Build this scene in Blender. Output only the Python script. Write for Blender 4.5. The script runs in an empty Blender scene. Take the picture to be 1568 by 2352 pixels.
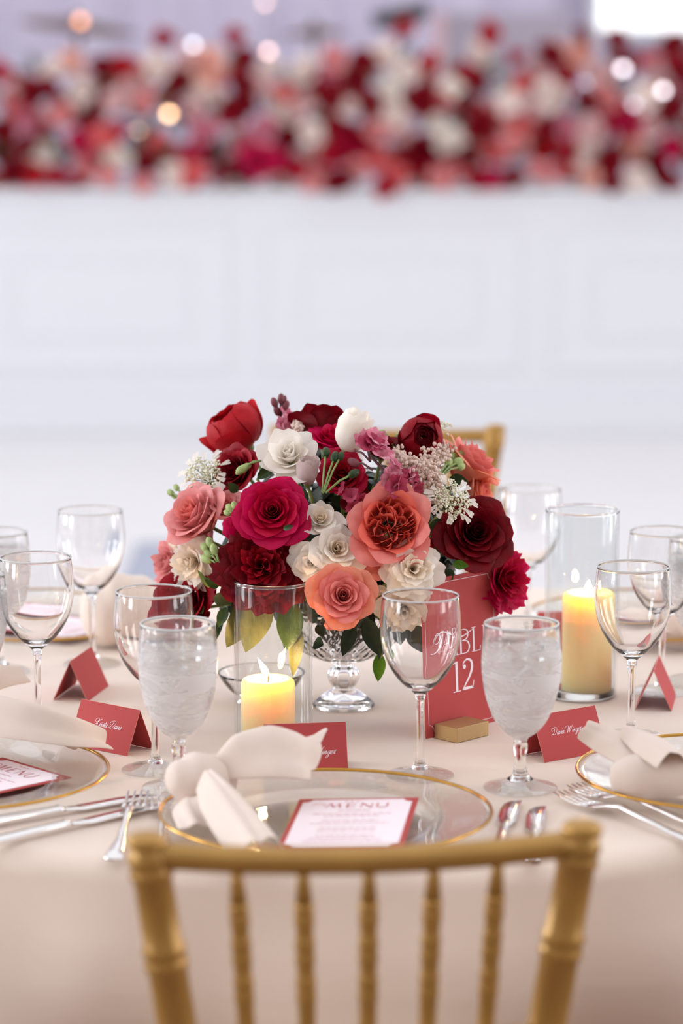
import bpy, bmesh, math, random
import numpy as np
from mathutils import Vector, Matrix, Quaternion

# ------------------------------------------------------------------ camera, world, lights, exposure
SC = bpy.context.scene
COL = SC.collection
R = math.radians
TZ = 0.76                                   # table height
FPX, PITCH = 6800.0, R(9.15)
CAM = Vector((0.0, -3.475, TZ + 0.78))
cam_d = bpy.data.cameras.new('camera')
cam = bpy.data.objects.new('camera', cam_d); COL.objects.link(cam); SC.camera = cam
cam.location = CAM
cam.rotation_euler = (R(90) - PITCH, 0, 0)
cam_d.sensor_fit = 'VERTICAL'; cam_d.sensor_height = 36.0; cam_d.sensor_width = 24.0
cam_d.lens = FPX / 2352 * 36.0
cam_d.clip_start = 0.05; cam_d.clip_end = 100
cam_d.dof.use_dof = True
cam_d.dof.focus_distance = 3.27
cam_d.dof.aperture_fstop = 2.8
cam_d.dof.aperture_blades = 9

W = bpy.data.worlds.new('world'); SC.world = W; W.use_nodes = True
bg = W.node_tree.nodes['Background']
bg.inputs[0].default_value = (0.97, 0.965, 1.0, 1); bg.inputs[1].default_value = 0.82

def area(name, loc, rot, sx, sy, power, col=(1, 1, 1)):
    l = bpy.data.lights.new(name, 'AREA'); l.shape = 'RECTANGLE'; l.size = sx; l.size_y = sy
    l.energy = power; l.color = col
    o = bpy.data.objects.new(name, l); COL.objects.link(o); o.location = loc; o.rotation_euler = rot
    return o
# daylight entering through the tall side windows (three left, three right)
for y in (-2.6, 0.4, 3.4):
    area('window_daylight', (-6.02, y, 2.05), (0, R(-90), 0), 2.9, 1.5, 125, (0.92, 0.96, 1.0))
for y in (-2.6, 0.4, 3.4):
    area('window_daylight', (6.02, y, 2.05), (0, R(90), 0), 2.9, 1.5, 60, (1.0, 0.97, 0.95))
vs = SC.view_settings
vs.view_transform = 'Standard'; vs.look = 'None'; vs.gamma = 1.0; vs.use_curve_mapping = False
vs.exposure = 0.46
cy = SC.cycles
cy.use_denoising = True
cy.max_bounces = 11; cy.transmission_bounces = 10; cy.transparent_max_bounces = 20
cy.diffuse_bounces = 4; cy.glossy_bounces = 4
cy.use_adaptive_sampling = True; cy.adaptive_threshold = 0.09
cy.sample_clamp_indirect = 6.0; cy.blur_glossy = 0.6

# ------------------------------------------------------------------ placing helpers (photo frame 1568 x 2352)
FWD = Vector((0, math.cos(PITCH), -math.sin(PITCH))); UP = Vector((0, math.sin(PITCH), math.cos(PITCH))); RT = Vector((1, 0, 0))
def ray(px, py): return FWD + RT * ((px - 784) / FPX) + UP * ((1176 - py) / FPX)
def onz(px, py, z=TZ):
    d = ray(px, py); return CAM + d * ((z - CAM.z) / d.z)
def ony(px, py, y):
    d = ray(px, py); return CAM + d * ((y - CAM.y) / d.y)
def pxm(p): return FPX / (Vector(p) - CAM).dot(FWD)            # pixels per metre at a point
def view(x, u, t): return (RT * x + UP * u - FWD * t).normalized()   # right, up, towards the lens

# ------------------------------------------------------------------ object helpers
def tag(o, label=None, cat=None, group=None, kind=None):
    if label: o['label'] = label
    if cat: o['category'] = cat
    if group: o['group'] = group
    if kind: o['kind'] = kind
    return o
def empty(name, loc=(0, 0, 0), rot=None):
    o = bpy.data.objects.new(name, None); COL.objects.link(o); o.location = loc
    o.empty_display_size = 0.05
    if rot is not None:
        if isinstance(rot, Quaternion): o.rotation_mode = 'QUATERNION'; o.rotation_quaternion = rot
        else: o.rotation_euler = rot
    return o
def mesh(name, v, f, smooth=True):
    m = bpy.data.meshes.new(name); m.from_pydata([tuple(p) for p in v], [], f)
    if smooth:
        m.polygons.foreach_set('use_smooth', [True] * len(m.polygons))
    m.update(); return m
def link(name, me, mat=None, parent=None):
    o = bpy.data.objects.new(name, me); COL.objects.link(o)
    if mat is not None and not me.materials: me.materials.append(mat)
    if parent is not None: o.parent = parent
    return o
class MB:                                     # collects shapes for ONE mesh object
    def __init__(s): s.v = []; s.f = []
    def add(s, v, f):
        n = len(s.v); s.v += [tuple(p) for p in v]; s.f += [tuple(i + n for i in q) for q in f]; return s
    def box(s, a, b):
        (x0, y0, z0), (x1, y1, z1) = a, b
        v = [(x0, y0, z0), (x1, y0, z0), (x1, y1, z0), (x0, y1, z0), (x0, y0, z1), (x1, y0, z1), (x1, y1, z1), (x0, y1, z1)]
        return s.add(v, [(0, 3, 2, 1), (4, 5, 6, 7), (0, 1, 5, 4), (1, 2, 6, 5), (2, 3, 7, 6), (3, 0, 4, 7)])
    def build(s, name, mat, parent=None, smooth=True):
        return link(name, mesh(name, s.v, s.f, smooth), mat, parent)
def frame_of(t):
    t = Vector(t).normalized(); a = Vector((0, 0, 1)) if abs(t.z) < 0.9 else Vector((1, 0, 0))
    x = a.cross(t).normalized(); return x, t.cross(x).normalized()
def tube(pts, rad, n=8, cap=True):
    pts = [Vector(p) for p in pts]; k = len(pts)
    if not hasattr(rad, '__len__'): rad = [rad] * k
    v = []; f = []
    x, y = frame_of(pts[1] - pts[0])
    for i, p in enumerate(pts):
        t = (pts[min(i + 1, k - 1)] - pts[max(i - 1, 0)]).normalized()
        x = (x - t * x.dot(t)).normalized(); y = t.cross(x)
        for j in range(n):
            a = 2 * math.pi * j / n; v.append(p + (x * math.cos(a) + y * math.sin(a)) * rad[i])
    for i in range(k - 1):
        for j in range(n):
            j2 = (j + 1) % n; f.append((i * n + j, i * n + j2, (i + 1) * n + j2, (i + 1) * n + j))
    if cap:
        f.append(tuple(reversed(range(n)))); f.append(tuple(range((k - 1) * n, k * n)))
    return v, f
def lathe(prof, n=48, closed=False):           # prof: (r, z) from start to end, around Z
    v = []; f = []; k = len(prof)
    for r, z in prof:
        for j in range(n):
            a = 2 * math.pi * j / n; v.append((r * math.cos(a), r * math.sin(a), z))
    for i in range(k - 1 if not closed else k):
        i2 = (i + 1) % k
        for j in range(n):
            j2 = (j + 1) % n; f.append((i * n + j, i * n + j2, i2 * n + j2, i2 * n + j))
    return v, f
def cr(pts, n=8):                              # Catmull-Rom through points of any dimension
    P = np.array([tuple(p) for p in pts], float)
    P = np.vstack([2 * P[0] - P[1], P, 2 * P[-1] - P[-2]]); out = []
    for i in range(1, len(P) - 2):
        for t in np.linspace(0, 1, n, endpoint=False):
            a, b, c, d = P[i - 1], P[i], P[i + 1], P[i + 2]
            out.append(0.5 * (2 * b + (c - a) * t + (2 * a - 5 * b + 4 * c - d) * t * t + (3 * b - a - 3 * c + d) * t ** 3))
    out.append(P[-2]); return np.array(out)
def grid_faces(nu, nv, closed=False):
    f = []
    for i in range(nv - 1):
        for j in range(nu if closed else nu - 1):
            j2 = (j + 1) % nu; f.append((i * nu + j, i * nu + j2, (i + 1) * nu + j2, (i + 1) * nu + j))
    return f
def sphere(c, r, nu=8, nv=6, sc=(1, 1, 1)):
    v = []; c = Vector(c)
    for i in range(nv + 1):
        th = math.pi * i / nv
        for j in range(nu):
            ph = 2 * math.pi * j / nu
            v.append(c + Vector((math.sin(th) * math.cos(ph) * r * sc[0], math.sin(th) * math.sin(ph) * r * sc[1], math.cos(th) * r * sc[2])))
    return v, grid_faces(nu, nv + 1, True)
def zquat(axis, roll=0.0):
    q = Vector((0, 0, 1)).rotation_difference(Vector(axis).normalized())
    return q @ Quaternion((0, 0, 1), roll)
def subsurf(o, lv=1, thick=None):
    if thick:
        m = o.modifiers.new('thickness', 'SOLIDIFY'); m.thickness = thick; m.offset = 0
    m = o.modifiers.new('smooth', 'SUBSURF'); m.levels = lv; m.render_levels = lv
    return o
def bevel(o, w, seg=2):
    m = o.modifiers.new('bevel', 'BEVEL'); m.width = w; m.segments = seg; m.limit_method = 'ANGLE'; return o

# ------------------------------------------------------------------ materials
def lin(c):
    return tuple(((x / 255) / 12.92 if x / 255 <= 0.04045 else ((x / 255 + 0.055) / 1.055) ** 2.4) for x in c)
def P(name, col, rough=0.5, metal=0.0, noise=0.0, nscale=60.0, bump=0.0, bscale=200.0, sheen=0.0, spec=0.5, coord='Object', stretch=None):
    m = bpy.data.materials.new(name); m.use_nodes = True
    nt = m.node_tree; b = nt.nodes['Principled BSDF']
    c = tuple(col) + (1,)
    b.inputs['Base Color'].default_value = c; b.inputs['Roughness'].default_value = rough
    b.inputs['Metallic'].default_value = metal; b.inputs['Specular IOR Level'].default_value = spec
    if sheen: b.inputs['Sheen Weight'].default_value = sheen
    tc = nt.nodes.new('ShaderNodeTexCoord'); src = tc.outputs[coord]
    if stretch:
        mp = nt.nodes.new('ShaderNodeMapping'); mp.inputs['Scale'].default_value = stretch
        nt.links.new(src, mp.inputs[0]); src = mp.outputs[0]
    if noise:
        n = nt.nodes.new('ShaderNodeTexNoise'); n.inputs['Scale'].default_value = nscale; n.inputs['Detail'].default_value = 4
        nt.links.new(src, n.inputs['Vector'])
        r = nt.nodes.new('ShaderNodeValToRGB'); r.color_ramp.elements[0].position = 0.3; r.color_ramp.elements[1].position = 0.7
        r.color_ramp.elements[0].color = tuple(x * (1 - noise) for x in col) + (1,)
        r.color_ramp.elements[1].color = tuple(min(1, x * (1 + noise)) for x in col) + (1,)
        nt.links.new(n.outputs['Fac'], r.inputs[0]); nt.links.new(r.outputs[0], b.inputs['Base Color'])
    if bump:
        n = nt.nodes.new('ShaderNodeTexNoise'); n.inputs['Scale'].default_value = bscale; n.inputs['Detail'].default_value = 3
        nt.links.new(src, n.inputs['Vector'])
        k = nt.nodes.new('ShaderNodeBump'); k.inputs['Strength'].default_value = bump; k.inputs['Distance'].default_value = 0.002
        nt.links.new(n.outputs['Fac'], k.inputs['Height']); nt.links.new(k.outputs[0], b.inputs['Normal'])
    return m
def petal_mat(name, srgb, srgb2=None, trans=0.3, rough=0.55, boost=1.0):
    """petal: a soft sheen diffuse plus light passing through; second colour in blotches along the petal"""
    c1 = tuple(min(1, x * boost) for x in lin(srgb)); c2 = tuple(min(1, x * boost) for x in lin(srgb2 or tuple(x * 0.86 for x in srgb)))
    m = P(name, c1, rough, sheen=0.0, spec=0.25, bump=0.25, bscale=350)
    nt = m.node_tree; b = nt.nodes['Principled BSDF']; out = nt.nodes['Material Output']
    tc = nt.nodes.new('ShaderNodeTexCoord'); n = nt.nodes.new('ShaderNodeTexNoise')
    n.inputs['Scale'].default_value = 55; n.inputs['Detail'].default_value = 3
    nt.links.new(tc.outputs['Object'], n.inputs['Vector'])
    r = nt.nodes.new('ShaderNodeValToRGB'); r.color_ramp.elements[0].position = 0.35; r.color_ramp.elements[1].position = 0.65
    r.color_ramp.elements[0].color = c1 + (1,); r.color_ramp.elements[1].color = c2 + (1,)
    nt.links.new(n.outputs['Fac'], r.inputs[0]); nt.links.new(r.outputs[0], b.inputs['Base Color'])
    t = nt.nodes.new('ShaderNodeBsdfTranslucent'); nt.links.new(r.outputs[0], t.inputs[0])
    mx = nt.nodes.new('ShaderNodeMixShader'); mx.inputs[0].default_value = trans
    nt.links.new(b.outputs[0], mx.inputs[1]); nt.links.new(t.outputs[0], mx.inputs[2]); nt.links.new(mx.outputs[0], out.inputs[0])
    return m
def glass_mat(name, rough=0.0, ior=1.47, tint=(1, 1, 1)):
    m = P(name, tint, rough); b = m.node_tree.nodes['Principled BSDF']
    b.inputs['Transmission Weight'].default_value = 1; b.inputs['IOR'].default_value = ior
    b.inputs['Specular IOR Level'].default_value = 0.5
    return m
def thin_glass(name):
    m = bpy.data.materials.new(name); m.use_nodes = True; nt = m.node_tree; nt.nodes.clear()
    o = nt.nodes.new('ShaderNodeOutputMaterial'); t = nt.nodes.new('ShaderNodeBsdfTransparent'); g = nt.nodes.new('ShaderNodeBsdfGlossy')
    t.inputs[0].default_value = (0.97, 0.98, 0.98, 1); g.inputs['Roughness'].default_value = 0.02
    lw = nt.nodes.new('ShaderNodeLayerWeight'); lw.inputs[0].default_value = 0.5      # Schlick reflectance, same on both faces
    pw = nt.nodes.new('ShaderNodeMath'); pw.operation = 'POWER'; pw.inputs[1].default_value = 4.0; nt.links.new(lw.outputs['Facing'], pw.inputs[0])
    fr = nt.nodes.new('ShaderNodeMath'); fr.operation = 'MULTIPLY_ADD'; fr.inputs[1].default_value = 0.70; fr.inputs[2].default_value = 0.035; nt.links.new(pw.outputs[0], fr.inputs[0])
    mx = nt.nodes.new('ShaderNodeMixShader'); nt.links.new(fr.outputs[0], mx.inputs[0])
    nt.links.new(t.outputs[0], mx.inputs[1]); nt.links.new(g.outputs[0], mx.inputs[2]); nt.links.new(mx.outputs[0], o.inputs[0])
    return m
def emit(name, col, s, see_through=False):
    m = bpy.data.materials.new(name); m.use_nodes = True; nt = m.node_tree; nt.nodes.clear()
    o = nt.nodes.new('ShaderNodeOutputMaterial'); e = nt.nodes.new('ShaderNodeEmission')
    e.inputs[0].default_value = tuple(col) + (1,); e.inputs[1].default_value = s
    if see_through:
        t = nt.nodes.new('ShaderNodeBsdfTransparent'); a = nt.nodes.new('ShaderNodeAddShader')
        nt.links.new(e.outputs[0], a.inputs[0]); nt.links.new(t.outputs[0], a.inputs[1]); nt.links.new(a.outputs[0], o.inputs[0])
    else: nt.links.new(e.outputs[0], o.inputs[0])
    return m

M = {}
M['white_paint'] = P('white_paint', (0.70, 0.71, 0.745), 0.5)
M['drape'] = P('drape', lin((214, 206, 226)), 0.8, noise=0.06, nscale=2)
M['white_floor'] = P('white_floor', (0.78, 0.76, 0.775), 0.28, noise=0.02, nscale=1.5)
M['warm_wall'] = P('warm_wall', lin((150, 132, 122)), 0.8)
M['carpet'] = P('carpet', lin((120, 94, 82)), 0.95, noise=0.15, nscale=40)
M['cloth'] = P('cloth', lin((229, 210, 196)), 0.62, noise=0.03, nscale=6, bump=0.15, bscale=900, sheen=0.25, spec=0.35)
M['napkin'] = P('napkin', lin((226, 208, 196)), 0.8, noise=0.02, nscale=30, bump=0.3, bscale=1200, sheen=0.3, spec=0.2)
M['gold_paint'] = P('gold_paint', lin((178, 136, 70)), 0.34, 0.35, noise=0.08, nscale=25)
M['cushion'] = P('cushion', lin((240, 234, 226)), 0.8)
M['glass'] = glass_mat('glass')
M['crystal'] = glass_mat('crystal', 0.0, 1.5)
M['thin_glass'] = thin_glass('thin_glass')
rg = glass_mat('rim_highlight_glass'); rg.node_tree.nodes['Principled BSDF'].inputs['Transmission Weight'].default_value = 0.55; M['rim_highlight_glass'] = rg  # part-white body paints the bright reflections along the glass rims
M['water'] = thin_glass('water')
M['ice'] = glass_mat('ice', 0.15, 1.31)
M['gold_rim'] = P('gold_rim', lin((200, 150, 70)), 0.22, 1.0)
M['silver'] = P('silver', (0.86, 0.84, 0.84), 0.14, 1.0)
M['red_card'] = P('red_card', lin((182, 72, 72)), 0.7, noise=0.05, nscale=900, spec=0.3)
M['card_edge'] = P('card_edge', lin((226, 150, 140)), 0.8)
M['ink_white'] = P('ink_white', lin((246, 232, 240)), 0.6)
M['menu_paper'] = P('menu_paper', lin((246, 232, 238)), 0.8)
M['ink_rose'] = P('ink_rose', lin((200, 110, 115)), 0.8)
M['brass_bar'] = P('brass_bar', lin((186, 158, 112)), 0.45, 0.55, noise=0.05, nscale=300, stretch=(1, 8, 8))
M['flame'] = emit('flame', (1.0, 0.72, 0.34), 22, True)
M['wick'] = P('wick', (0.05, 0.03, 0.02), 0.9)
wx = P('wax', lin((255, 222, 166)), 0.45); b = wx.node_tree.nodes['Principled BSDF']
b.inputs['Subsurface Weight'].default_value = 1.0; b.inputs['Subsurface Radius'].default_value = (1.0, 0.72, 0.38); b.inputs['Subsurface Scale'].default_value = 0.035
M['wax'] = wx
# goblet glass: clear near the rim, frosted by condensation below the water line (object space z)
gm = glass_mat('frosted_glass'); nt = gm.node_tree; b = nt.nodes['Principled BSDF']
tc = nt.nodes.new('ShaderNodeTexCoord'); sx = nt.nodes.new('ShaderNodeSeparateXYZ'); nt.links.new(tc.outputs['Object'], sx.inputs[0])
mr = nt.nodes.new('ShaderNodeMapRange'); mr.inputs[1].default_value = 0.161; mr.inputs[2].default_value = 0.150; mr.inputs[3].default_value = 0.02; mr.inputs[4].default_value = 0.30
nt.links.new(sx.outputs['Z'], mr.inputs[0])
mr2 = nt.nodes.new('ShaderNodeMapRange'); mr2.inputs[1].default_value = 0.045; mr2.inputs[2].default_value = 0.065; mr2.inputs[3].default_value = 0.0; mr2.inputs[4].default_value = 1.0
nt.links.new(sx.outputs['Z'], mr2.inputs[0])
nz = nt.nodes.new('ShaderNodeTexNoise'); nz.inputs['Scale'].default_value = 38; nz.inputs['Detail'].default_value = 5; nz.inputs['Distortion'].default_value = 0.6
mpn = nt.nodes.new('ShaderNodeMapping'); mpn.inputs['Rotation'].default_value = (0.0, 0.6, 0.0); mpn.inputs['Scale'].default_value = (0.5, 0.5, 1.6)
nt.links.new(tc.outputs['Object'], mpn.inputs[0]); nt.links.new(mpn.outputs[0], nz.inputs['Vector'])
mm = nt.nodes.new('ShaderNodeMath'); mm.operation = 'MULTIPLY'; nt.links.new(mr.outputs[0], mm.inputs[0]); nt.links.new(mr2.outputs[0], mm.inputs[1])
m3 = nt.nodes.new('ShaderNodeMapRange'); m3.inputs[1].default_value = 0.36; m3.inputs[2].default_value = 0.64; m3.inputs[3].default_value = 0.40; m3.inputs[4].default_value = 1.40
nt.links.new(nz.outputs['Fac'], m3.inputs[0])
m4 = nt.nodes.new('ShaderNodeMath'); m4.operation = 'MULTIPLY'; nt.links.new(mm.outputs[0], m4.inputs[0]); nt.links.new(m3.outputs[0], m4.inputs[1])
nt.links.new(m4.outputs[0], b.inputs['Roughness'])
bp = nt.nodes.new('ShaderNodeBump'); bp.inputs['Strength'].default_value = 0.4; bp.inputs['Distance'].default_value = 0.002
m5 = nt.nodes.new('ShaderNodeMath'); m5.operation = 'MULTIPLY'; nt.links.new(nz.outputs['Fac'], m5.inputs[0]); nt.links.new(mr2.outputs[0], m5.inputs[1])
nt.links.new(m5.outputs[0], bp.inputs['Height']); nt.links.new(bp.outputs[0], b.inputs['Normal'])
o_ = nt.nodes['Material Output']; tl = nt.nodes.new('ShaderNodeBsdfTranslucent'); tl.inputs[0].default_value = (1.0, 0.975, 0.97, 1)
df = nt.nodes.new('ShaderNodeBsdfDiffuse'); df.inputs[0].default_value = (0.97, 0.94, 0.94, 1)
fx = nt.nodes.new('ShaderNodeMixShader'); fx.inputs[0].default_value = 0.5; nt.links.new(tl.outputs[0], fx.inputs[1]); nt.links.new(df.outputs[0], fx.inputs[2])
m6 = nt.nodes.new('ShaderNodeMath'); m6.operation = 'MULTIPLY'; m6.use_clamp = True; m6.inputs[1].default_value = 1.7; nt.links.new(m4.outputs[0], m6.inputs[0])
fx2 = nt.nodes.new('ShaderNodeMixShader'); nt.links.new(m6.outputs[0], fx2.inputs[0]); nt.links.new(b.outputs[0], fx2.inputs[1]); nt.links.new(fx.outputs[0], fx2.inputs[2])
nt.links.new(fx2.outputs[0], o_.inputs[0])
M['frosted'] = gm
# petals and greenery
for k, c, c2 in (('coral', (243, 156, 148), (238, 138, 130)), ('coral_in', (240, 124, 106), (230, 104, 88)), ('peach', (248, 166, 140), (244, 148, 120)),
                 ('pink', (238, 166, 164), (234, 148, 148)), ('magenta', (214, 6, 88), (196, 0, 72)), ('magenta_in', (204, 4, 66), (180, 0, 48)),
                 ('wine', (134, 6, 26), (104, 2, 16)), ('wine_in', (112, 4, 22), (84, 0, 14)), ('crimson', (168, 10, 34), (142, 4, 26)), ('red', (202, 26, 40), (180, 16, 30)),
                 ('white', (252, 247, 240), (250, 243, 233)), ('cream', (250, 238, 222), (244, 229, 208)), ('blush', (244, 226, 214), (236, 210, 198)),
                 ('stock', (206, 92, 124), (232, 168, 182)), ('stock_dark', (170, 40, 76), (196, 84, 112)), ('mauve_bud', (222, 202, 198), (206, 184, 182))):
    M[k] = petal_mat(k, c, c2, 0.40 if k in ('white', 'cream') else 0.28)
M['leaf'] = petal_mat('leaf', (62, 84, 44), (44, 62, 34), 0.15, 0.35)
M['leaf_dark'] = petal_mat('leaf_dark', (40, 54, 34), (30, 42, 26), 0.12, 0.3)
M['leaf_olive'] = petal_mat('leaf_olive', (104, 104, 60), (80, 84, 46), 0.2, 0.4)
M['leaf_bright'] = petal_mat('leaf_bright', (92, 140, 36), (76, 118, 30), 0.35, 0.4)
M['stem'] = P('stem', lin((118, 138, 74)), 0.5, noise=0.15, nscale=80)
M['bud_green'] = P('bud_green', lin((150, 166, 100)), 0.6, noise=0.25, nscale=200)
M['stem_dark'] = P('stem_dark', lin((104, 62, 66)), 0.6)
M['berry'] = P('berry', lin((120, 60, 66)), 0.6, noise=0.2, nscale=200)
M['umbel'] = P('umbel', lin((238, 234, 210)), 0.8, noise=0.2, nscale=400)
M['stamen'] = P('stamen', lin((206, 166, 96)), 0.7)
# ------------------------------------------------------------------ the setting
def struct(o): o['kind'] = 'structure'; return o
def slab(name, a, b, mat, parent=None, bev=0):
    o = MB().box(a, b).build(name, mat, parent, False)
    if bev: bevel(o, bev)
    return o
fl = slab('floor', (-6, -6, -0.1), (6, 12, 0), M['carpet']); struct(fl)
slab('dance_floor', (-6, 2.6, 0), (6, 10.6, 0.012), M['white_floor'], fl)
# low white panelled front that carries the flower garland
SY = 7.93
sf = slab('wall_stage', (-6, SY, 0.012), (6, SY + 0.75, 0.955), M['white_paint']); struct(sf)
slab('ledge', (-6, SY - 0.035, 0.93), (6, SY, 0.957), M['white_paint'], sf, 0.006)
slab('skirting', (-6, SY - 0.03, 0.012), (6, SY, 0.15), M['white_paint'], sf, 0.008)
def moulding(x0, x1, z0, z1, w=0.05, d=0.014):
    m = MB()
    prof = [(0, 0), (0, d * 0.6), (w * 0.3, d), (w * 0.6, d * 0.55), (w, d * 0.35), (w, 0)]
    rings = []
    for o, dd in prof: rings.append([(x0 + o, SY - dd, z0 + o), (x1 - o, SY - dd, z0 + o), (x1 - o, SY - dd, z1 - o), (x0 + o, SY - dd, z1 - o)])
    v = [p for r in rings for p in r]
    m.add(v, grid_faces(4, len(rings), True)); return m.build('panel_moulding', M['white_paint'], sf, False)
for k in range(-4, 4):
    c = 0.66 + k * 1.12
    moulding(c - 1.02 + 0.03, c + 0.03, 0.26, 0.84)
    moulding(c - 0.86 + 0.03, c - 0.13, 0.39, 0.71, 0.035, 0.010)
# back wall hung with a pale drape
v = []; NX = 240
for z in (0.0, 3.6):
    for i in range(NX + 1):
        x = -6 + 12 * i / NX; v.append((x, 11.2 + 0.05 * math.sin(x * 17) + 0.03 * math.sin(x * 41 + 1), z))
wb = link('wall_back', mesh('wall_back', v, grid_faces(NX + 1, 2)), M['drape']); struct(wb)
# daylit window in the back wall
M['day'] = emit('daylight', (0.95, 0.97, 1.0), 1.6)
wn = slab('window_1', (1.20, 11.02, 1.52), (2.82, 11.06, 3.22), M['white_paint']); struct(wn)
for i in range(2):
    for j in range(2):
        x0 = 1.25 + i * 0.77; z0 = 1.57 + j * 0.81
        slab('pane', (x0, 11.005, z0), (x0 + 0.73, 11.018, z0 + 0.77), M['day'], wn)
struct(slab('wall_light_blocker', (-6, -6.1, 0), (6, -6.0, 4), M['warm_wall']))  # unseen wall behind the camera, added to dim the cloth's front overhang
# side walls with tall window frames round the daylight
for n, (nm, x, s) in enumerate((('wall_left', -6.1, 1), ('wall_right', 6.1, -1))):
    m = MB(); a, b_ = (x - 0.1, x + 0.02) if s > 0 else (x - 0.02, x + 0.1)
    ys = [-6]
    for y in (-2.6, 0.4, 3.4): ys += [y - 0.75, y + 0.75]
    ys.append(12)
    for k in range(0, len(ys), 2): m.box((a, ys[k], 0), (b_, ys[k + 1], 4))
    for y in (-2.6, 0.4, 3.4): m.box((a, y - 0.75, 0), (b_, y + 0.75, 0.6)); m.box((a, y - 0.75, 3.5), (b_, y + 0.75, 4))
    struct(m.build(nm, M['white_paint'], None, False))
    for k, y in enumerate((-2.6, 0.4, 3.4)):
        m = MB(); xa = x + 0.13 * s; xb = xa + 0.05 * s; xa, xb = min(xa, xb), max(xa, xb)
        for yy in (-0.75, -0.25, 0.25, 0.7): m.box((xa, y + yy, 0.6), (xb, y + yy + 0.05, 3.5))
        for zz in (0.6, 1.3, 2.0, 2.7, 3.45): m.box((xa, y - 0.75, zz), (xb, y + 0.75, zz + 0.05))
        struct(m.build('window_%d' % (2 + n * 3 + k), M['white_paint'], None, False))

# ------------------------------------------------------------------ things behind: band gear, lights, glass glints made as bulbs (all far out of focus)
M['bronze'] = P('bronze', lin((112, 84, 70)), 0.35, 0.8)
M['black'] = P('black', (0.02, 0.02, 0.022), 0.6)
M['grey_board'] = P('grey_board', lin((176, 166, 180)), 0.8)
def cymbal(px, py, wpx, tilt, y, label):
    c = ony(px, py, y); r = wpx / 2 / pxm(c)
    t = empty('cymbal', (c.x, c.y, 0.0)); tag(t, label, 'cymbal', 'cymbals behind the flowers')
    v, f = lathe([(0.0001, 0.03), (r * 0.12, 0.028), (r * 0.2, 0.012), (r * 0.6, 0.004), (r, -0.012), (r, -0.015), (r * 0.2, 0.008), (0.0001, 0.024)], 40)
    q = Matrix.Rotation(tilt, 4, 'Y') @ Matrix.Rotation(R(5), 4, 'X')
    v = [q @ Vector(p) + Vector((0, 0, c.z)) for p in v]
    MB().add(v, f).build('disc', M['bronze'], t)
    MB().add(*tube([(0, 0, 0.3), (0, 0, c.z + 0.05)], 0.011, 8)).build('pole', M['black'], t)
    for k in range(3):
        a = k * 2.094; MB().add(*tube([(0, 0, 0.55), (0.24 * math.cos(a), 0.24 * math.sin(a), 0.0)], 0.009, 6)).build('leg', M['black'], t)
cymbal(180, 55, 270, R(7), 9.35, 'blurred bronze cymbal tilted above the flowers beside the orange light')
cymbal(722, 70, 150, R(-3), 9.6, 'small blurred brown cymbal level with the flower tops near the pink light')
t = empty('music_stand', ony(920, 36, 9.4) * 1.0); t.location.z = 0; tag(t, 'blurred black music stand tilted above the flowers', 'music stand')
c = ony(920, 36, 9.4)
o = MB().box((-0.12, -0.02, -0.03), (0.12, 0.02, 0.03)).build('tray', M['black'], t, False); o.location = (0, 0, c.z); o.rotation_euler = (R(-30), R(-12), 0)
MB().add(*tube([(0, 0.02, 0.2), (0, 0.02, c.z)], 0.012, 8)).build('pole', M['black'], t)
for k in range(3): MB().add(*tube([(0, 0.02, 0.35), (0.25 * math.cos(k * 2.09), 0.02 + 0.25 * math.sin(k * 2.09), 0.0)], 0.01, 6)).build('leg', M['black'], t)
c0 = ony(1022, 30, 9.7); c1 = ony(1306, 175, 9.7)
t = empty('display_board', ((c0.x + c1.x) / 2, 9.7, 0)); tag(t, 'blurred pale grey display board standing behind the flowers', 'board')
hw = (c1.x - c0.x) / 2
bevel(MB().box((-hw, -0.02, 0.9), (hw, 0.02, c0.z)).build('panel', M['grey_board'], t, False), 0.004)
M['pink_trim'] = P('pink_trim', lin((228, 190, 196)), 0.7)
MB().box((-hw - 0.05, -0.021, 0.9), (-hw, 0.021, c0.z)).build('side_strip', M['pink_trim'], t, False)
for s in (-1, 1): MB().box((s * hw * 0.8 - 0.02, -0.02, 0.0), (s * hw * 0.8 + 0.02, 0.02, 0.9)).build('leg', M['black'], t, False)
BULB = {}
def bulb(px, py, y, size, col, strength, label):
    c = ony(px, py, y)
    t = empty('bulb_or_glint', c); tag(t, label, 'light', 'points of light among the far flowers')
    MB().add(*sphere((0, 0, 0), size, 12, 8)).build('bulb', emit('bulb_glow', col, strength), t)
    MB().add(*tube([(0, 0, -size * 0.8), (0, 0, -size * 2.2)], size * 0.45, 8)).build('socket', M['black'], t)
    MB().add(*tube([(0, 0, -size * 2.2), (0, 0.03, -size * 4), (0, 0.12, -0.12)] if y < 8.5 else [(0, 0, -size * 2.2), (0, 0, -0.6), (0, 0, -c.z + 0.013)], 0.003, 5)).build('wire', M['stem_dark'], t)
bulb(388, 262, 7.72, 0.012, (1.0, 0.62, 0.32), 9, 'warm amber light glowing in front of the dark leaves')
bulb(443, 103, 7.80, 0.012, (0.85, 0.9, 1.0), 4, 'cool white light at the flower tops beside a peach rose')
bulb(616, 118, 7.80, 0.012, (1.0, 0.66, 0.62), 5, 'pink light at the flower tops under the small cymbal')
bulb(185, 48, 8.9, 0.016, (1.0, 0.42, 0.22), 4, 'orange light in front of the tilted cymbal')
bulb(318, 300, 7.76, 0.009, (1.0, 0.6, 0.4), 2.5, 'faint peach light low among the flowers')
bulb(608, 6, 9.2, 0.012, (1.0, 0.66, 0.6), 4, 'pink light above the flowers at the picture edge')
bulb(1430, 158, 7.75, 0.014, (1.0, 0.9, 0.98), 5, 'large white glass glint set as a bulb over the tan and cream flowers')  # glint on ledge glassware, put in as a glowing bulb
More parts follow.
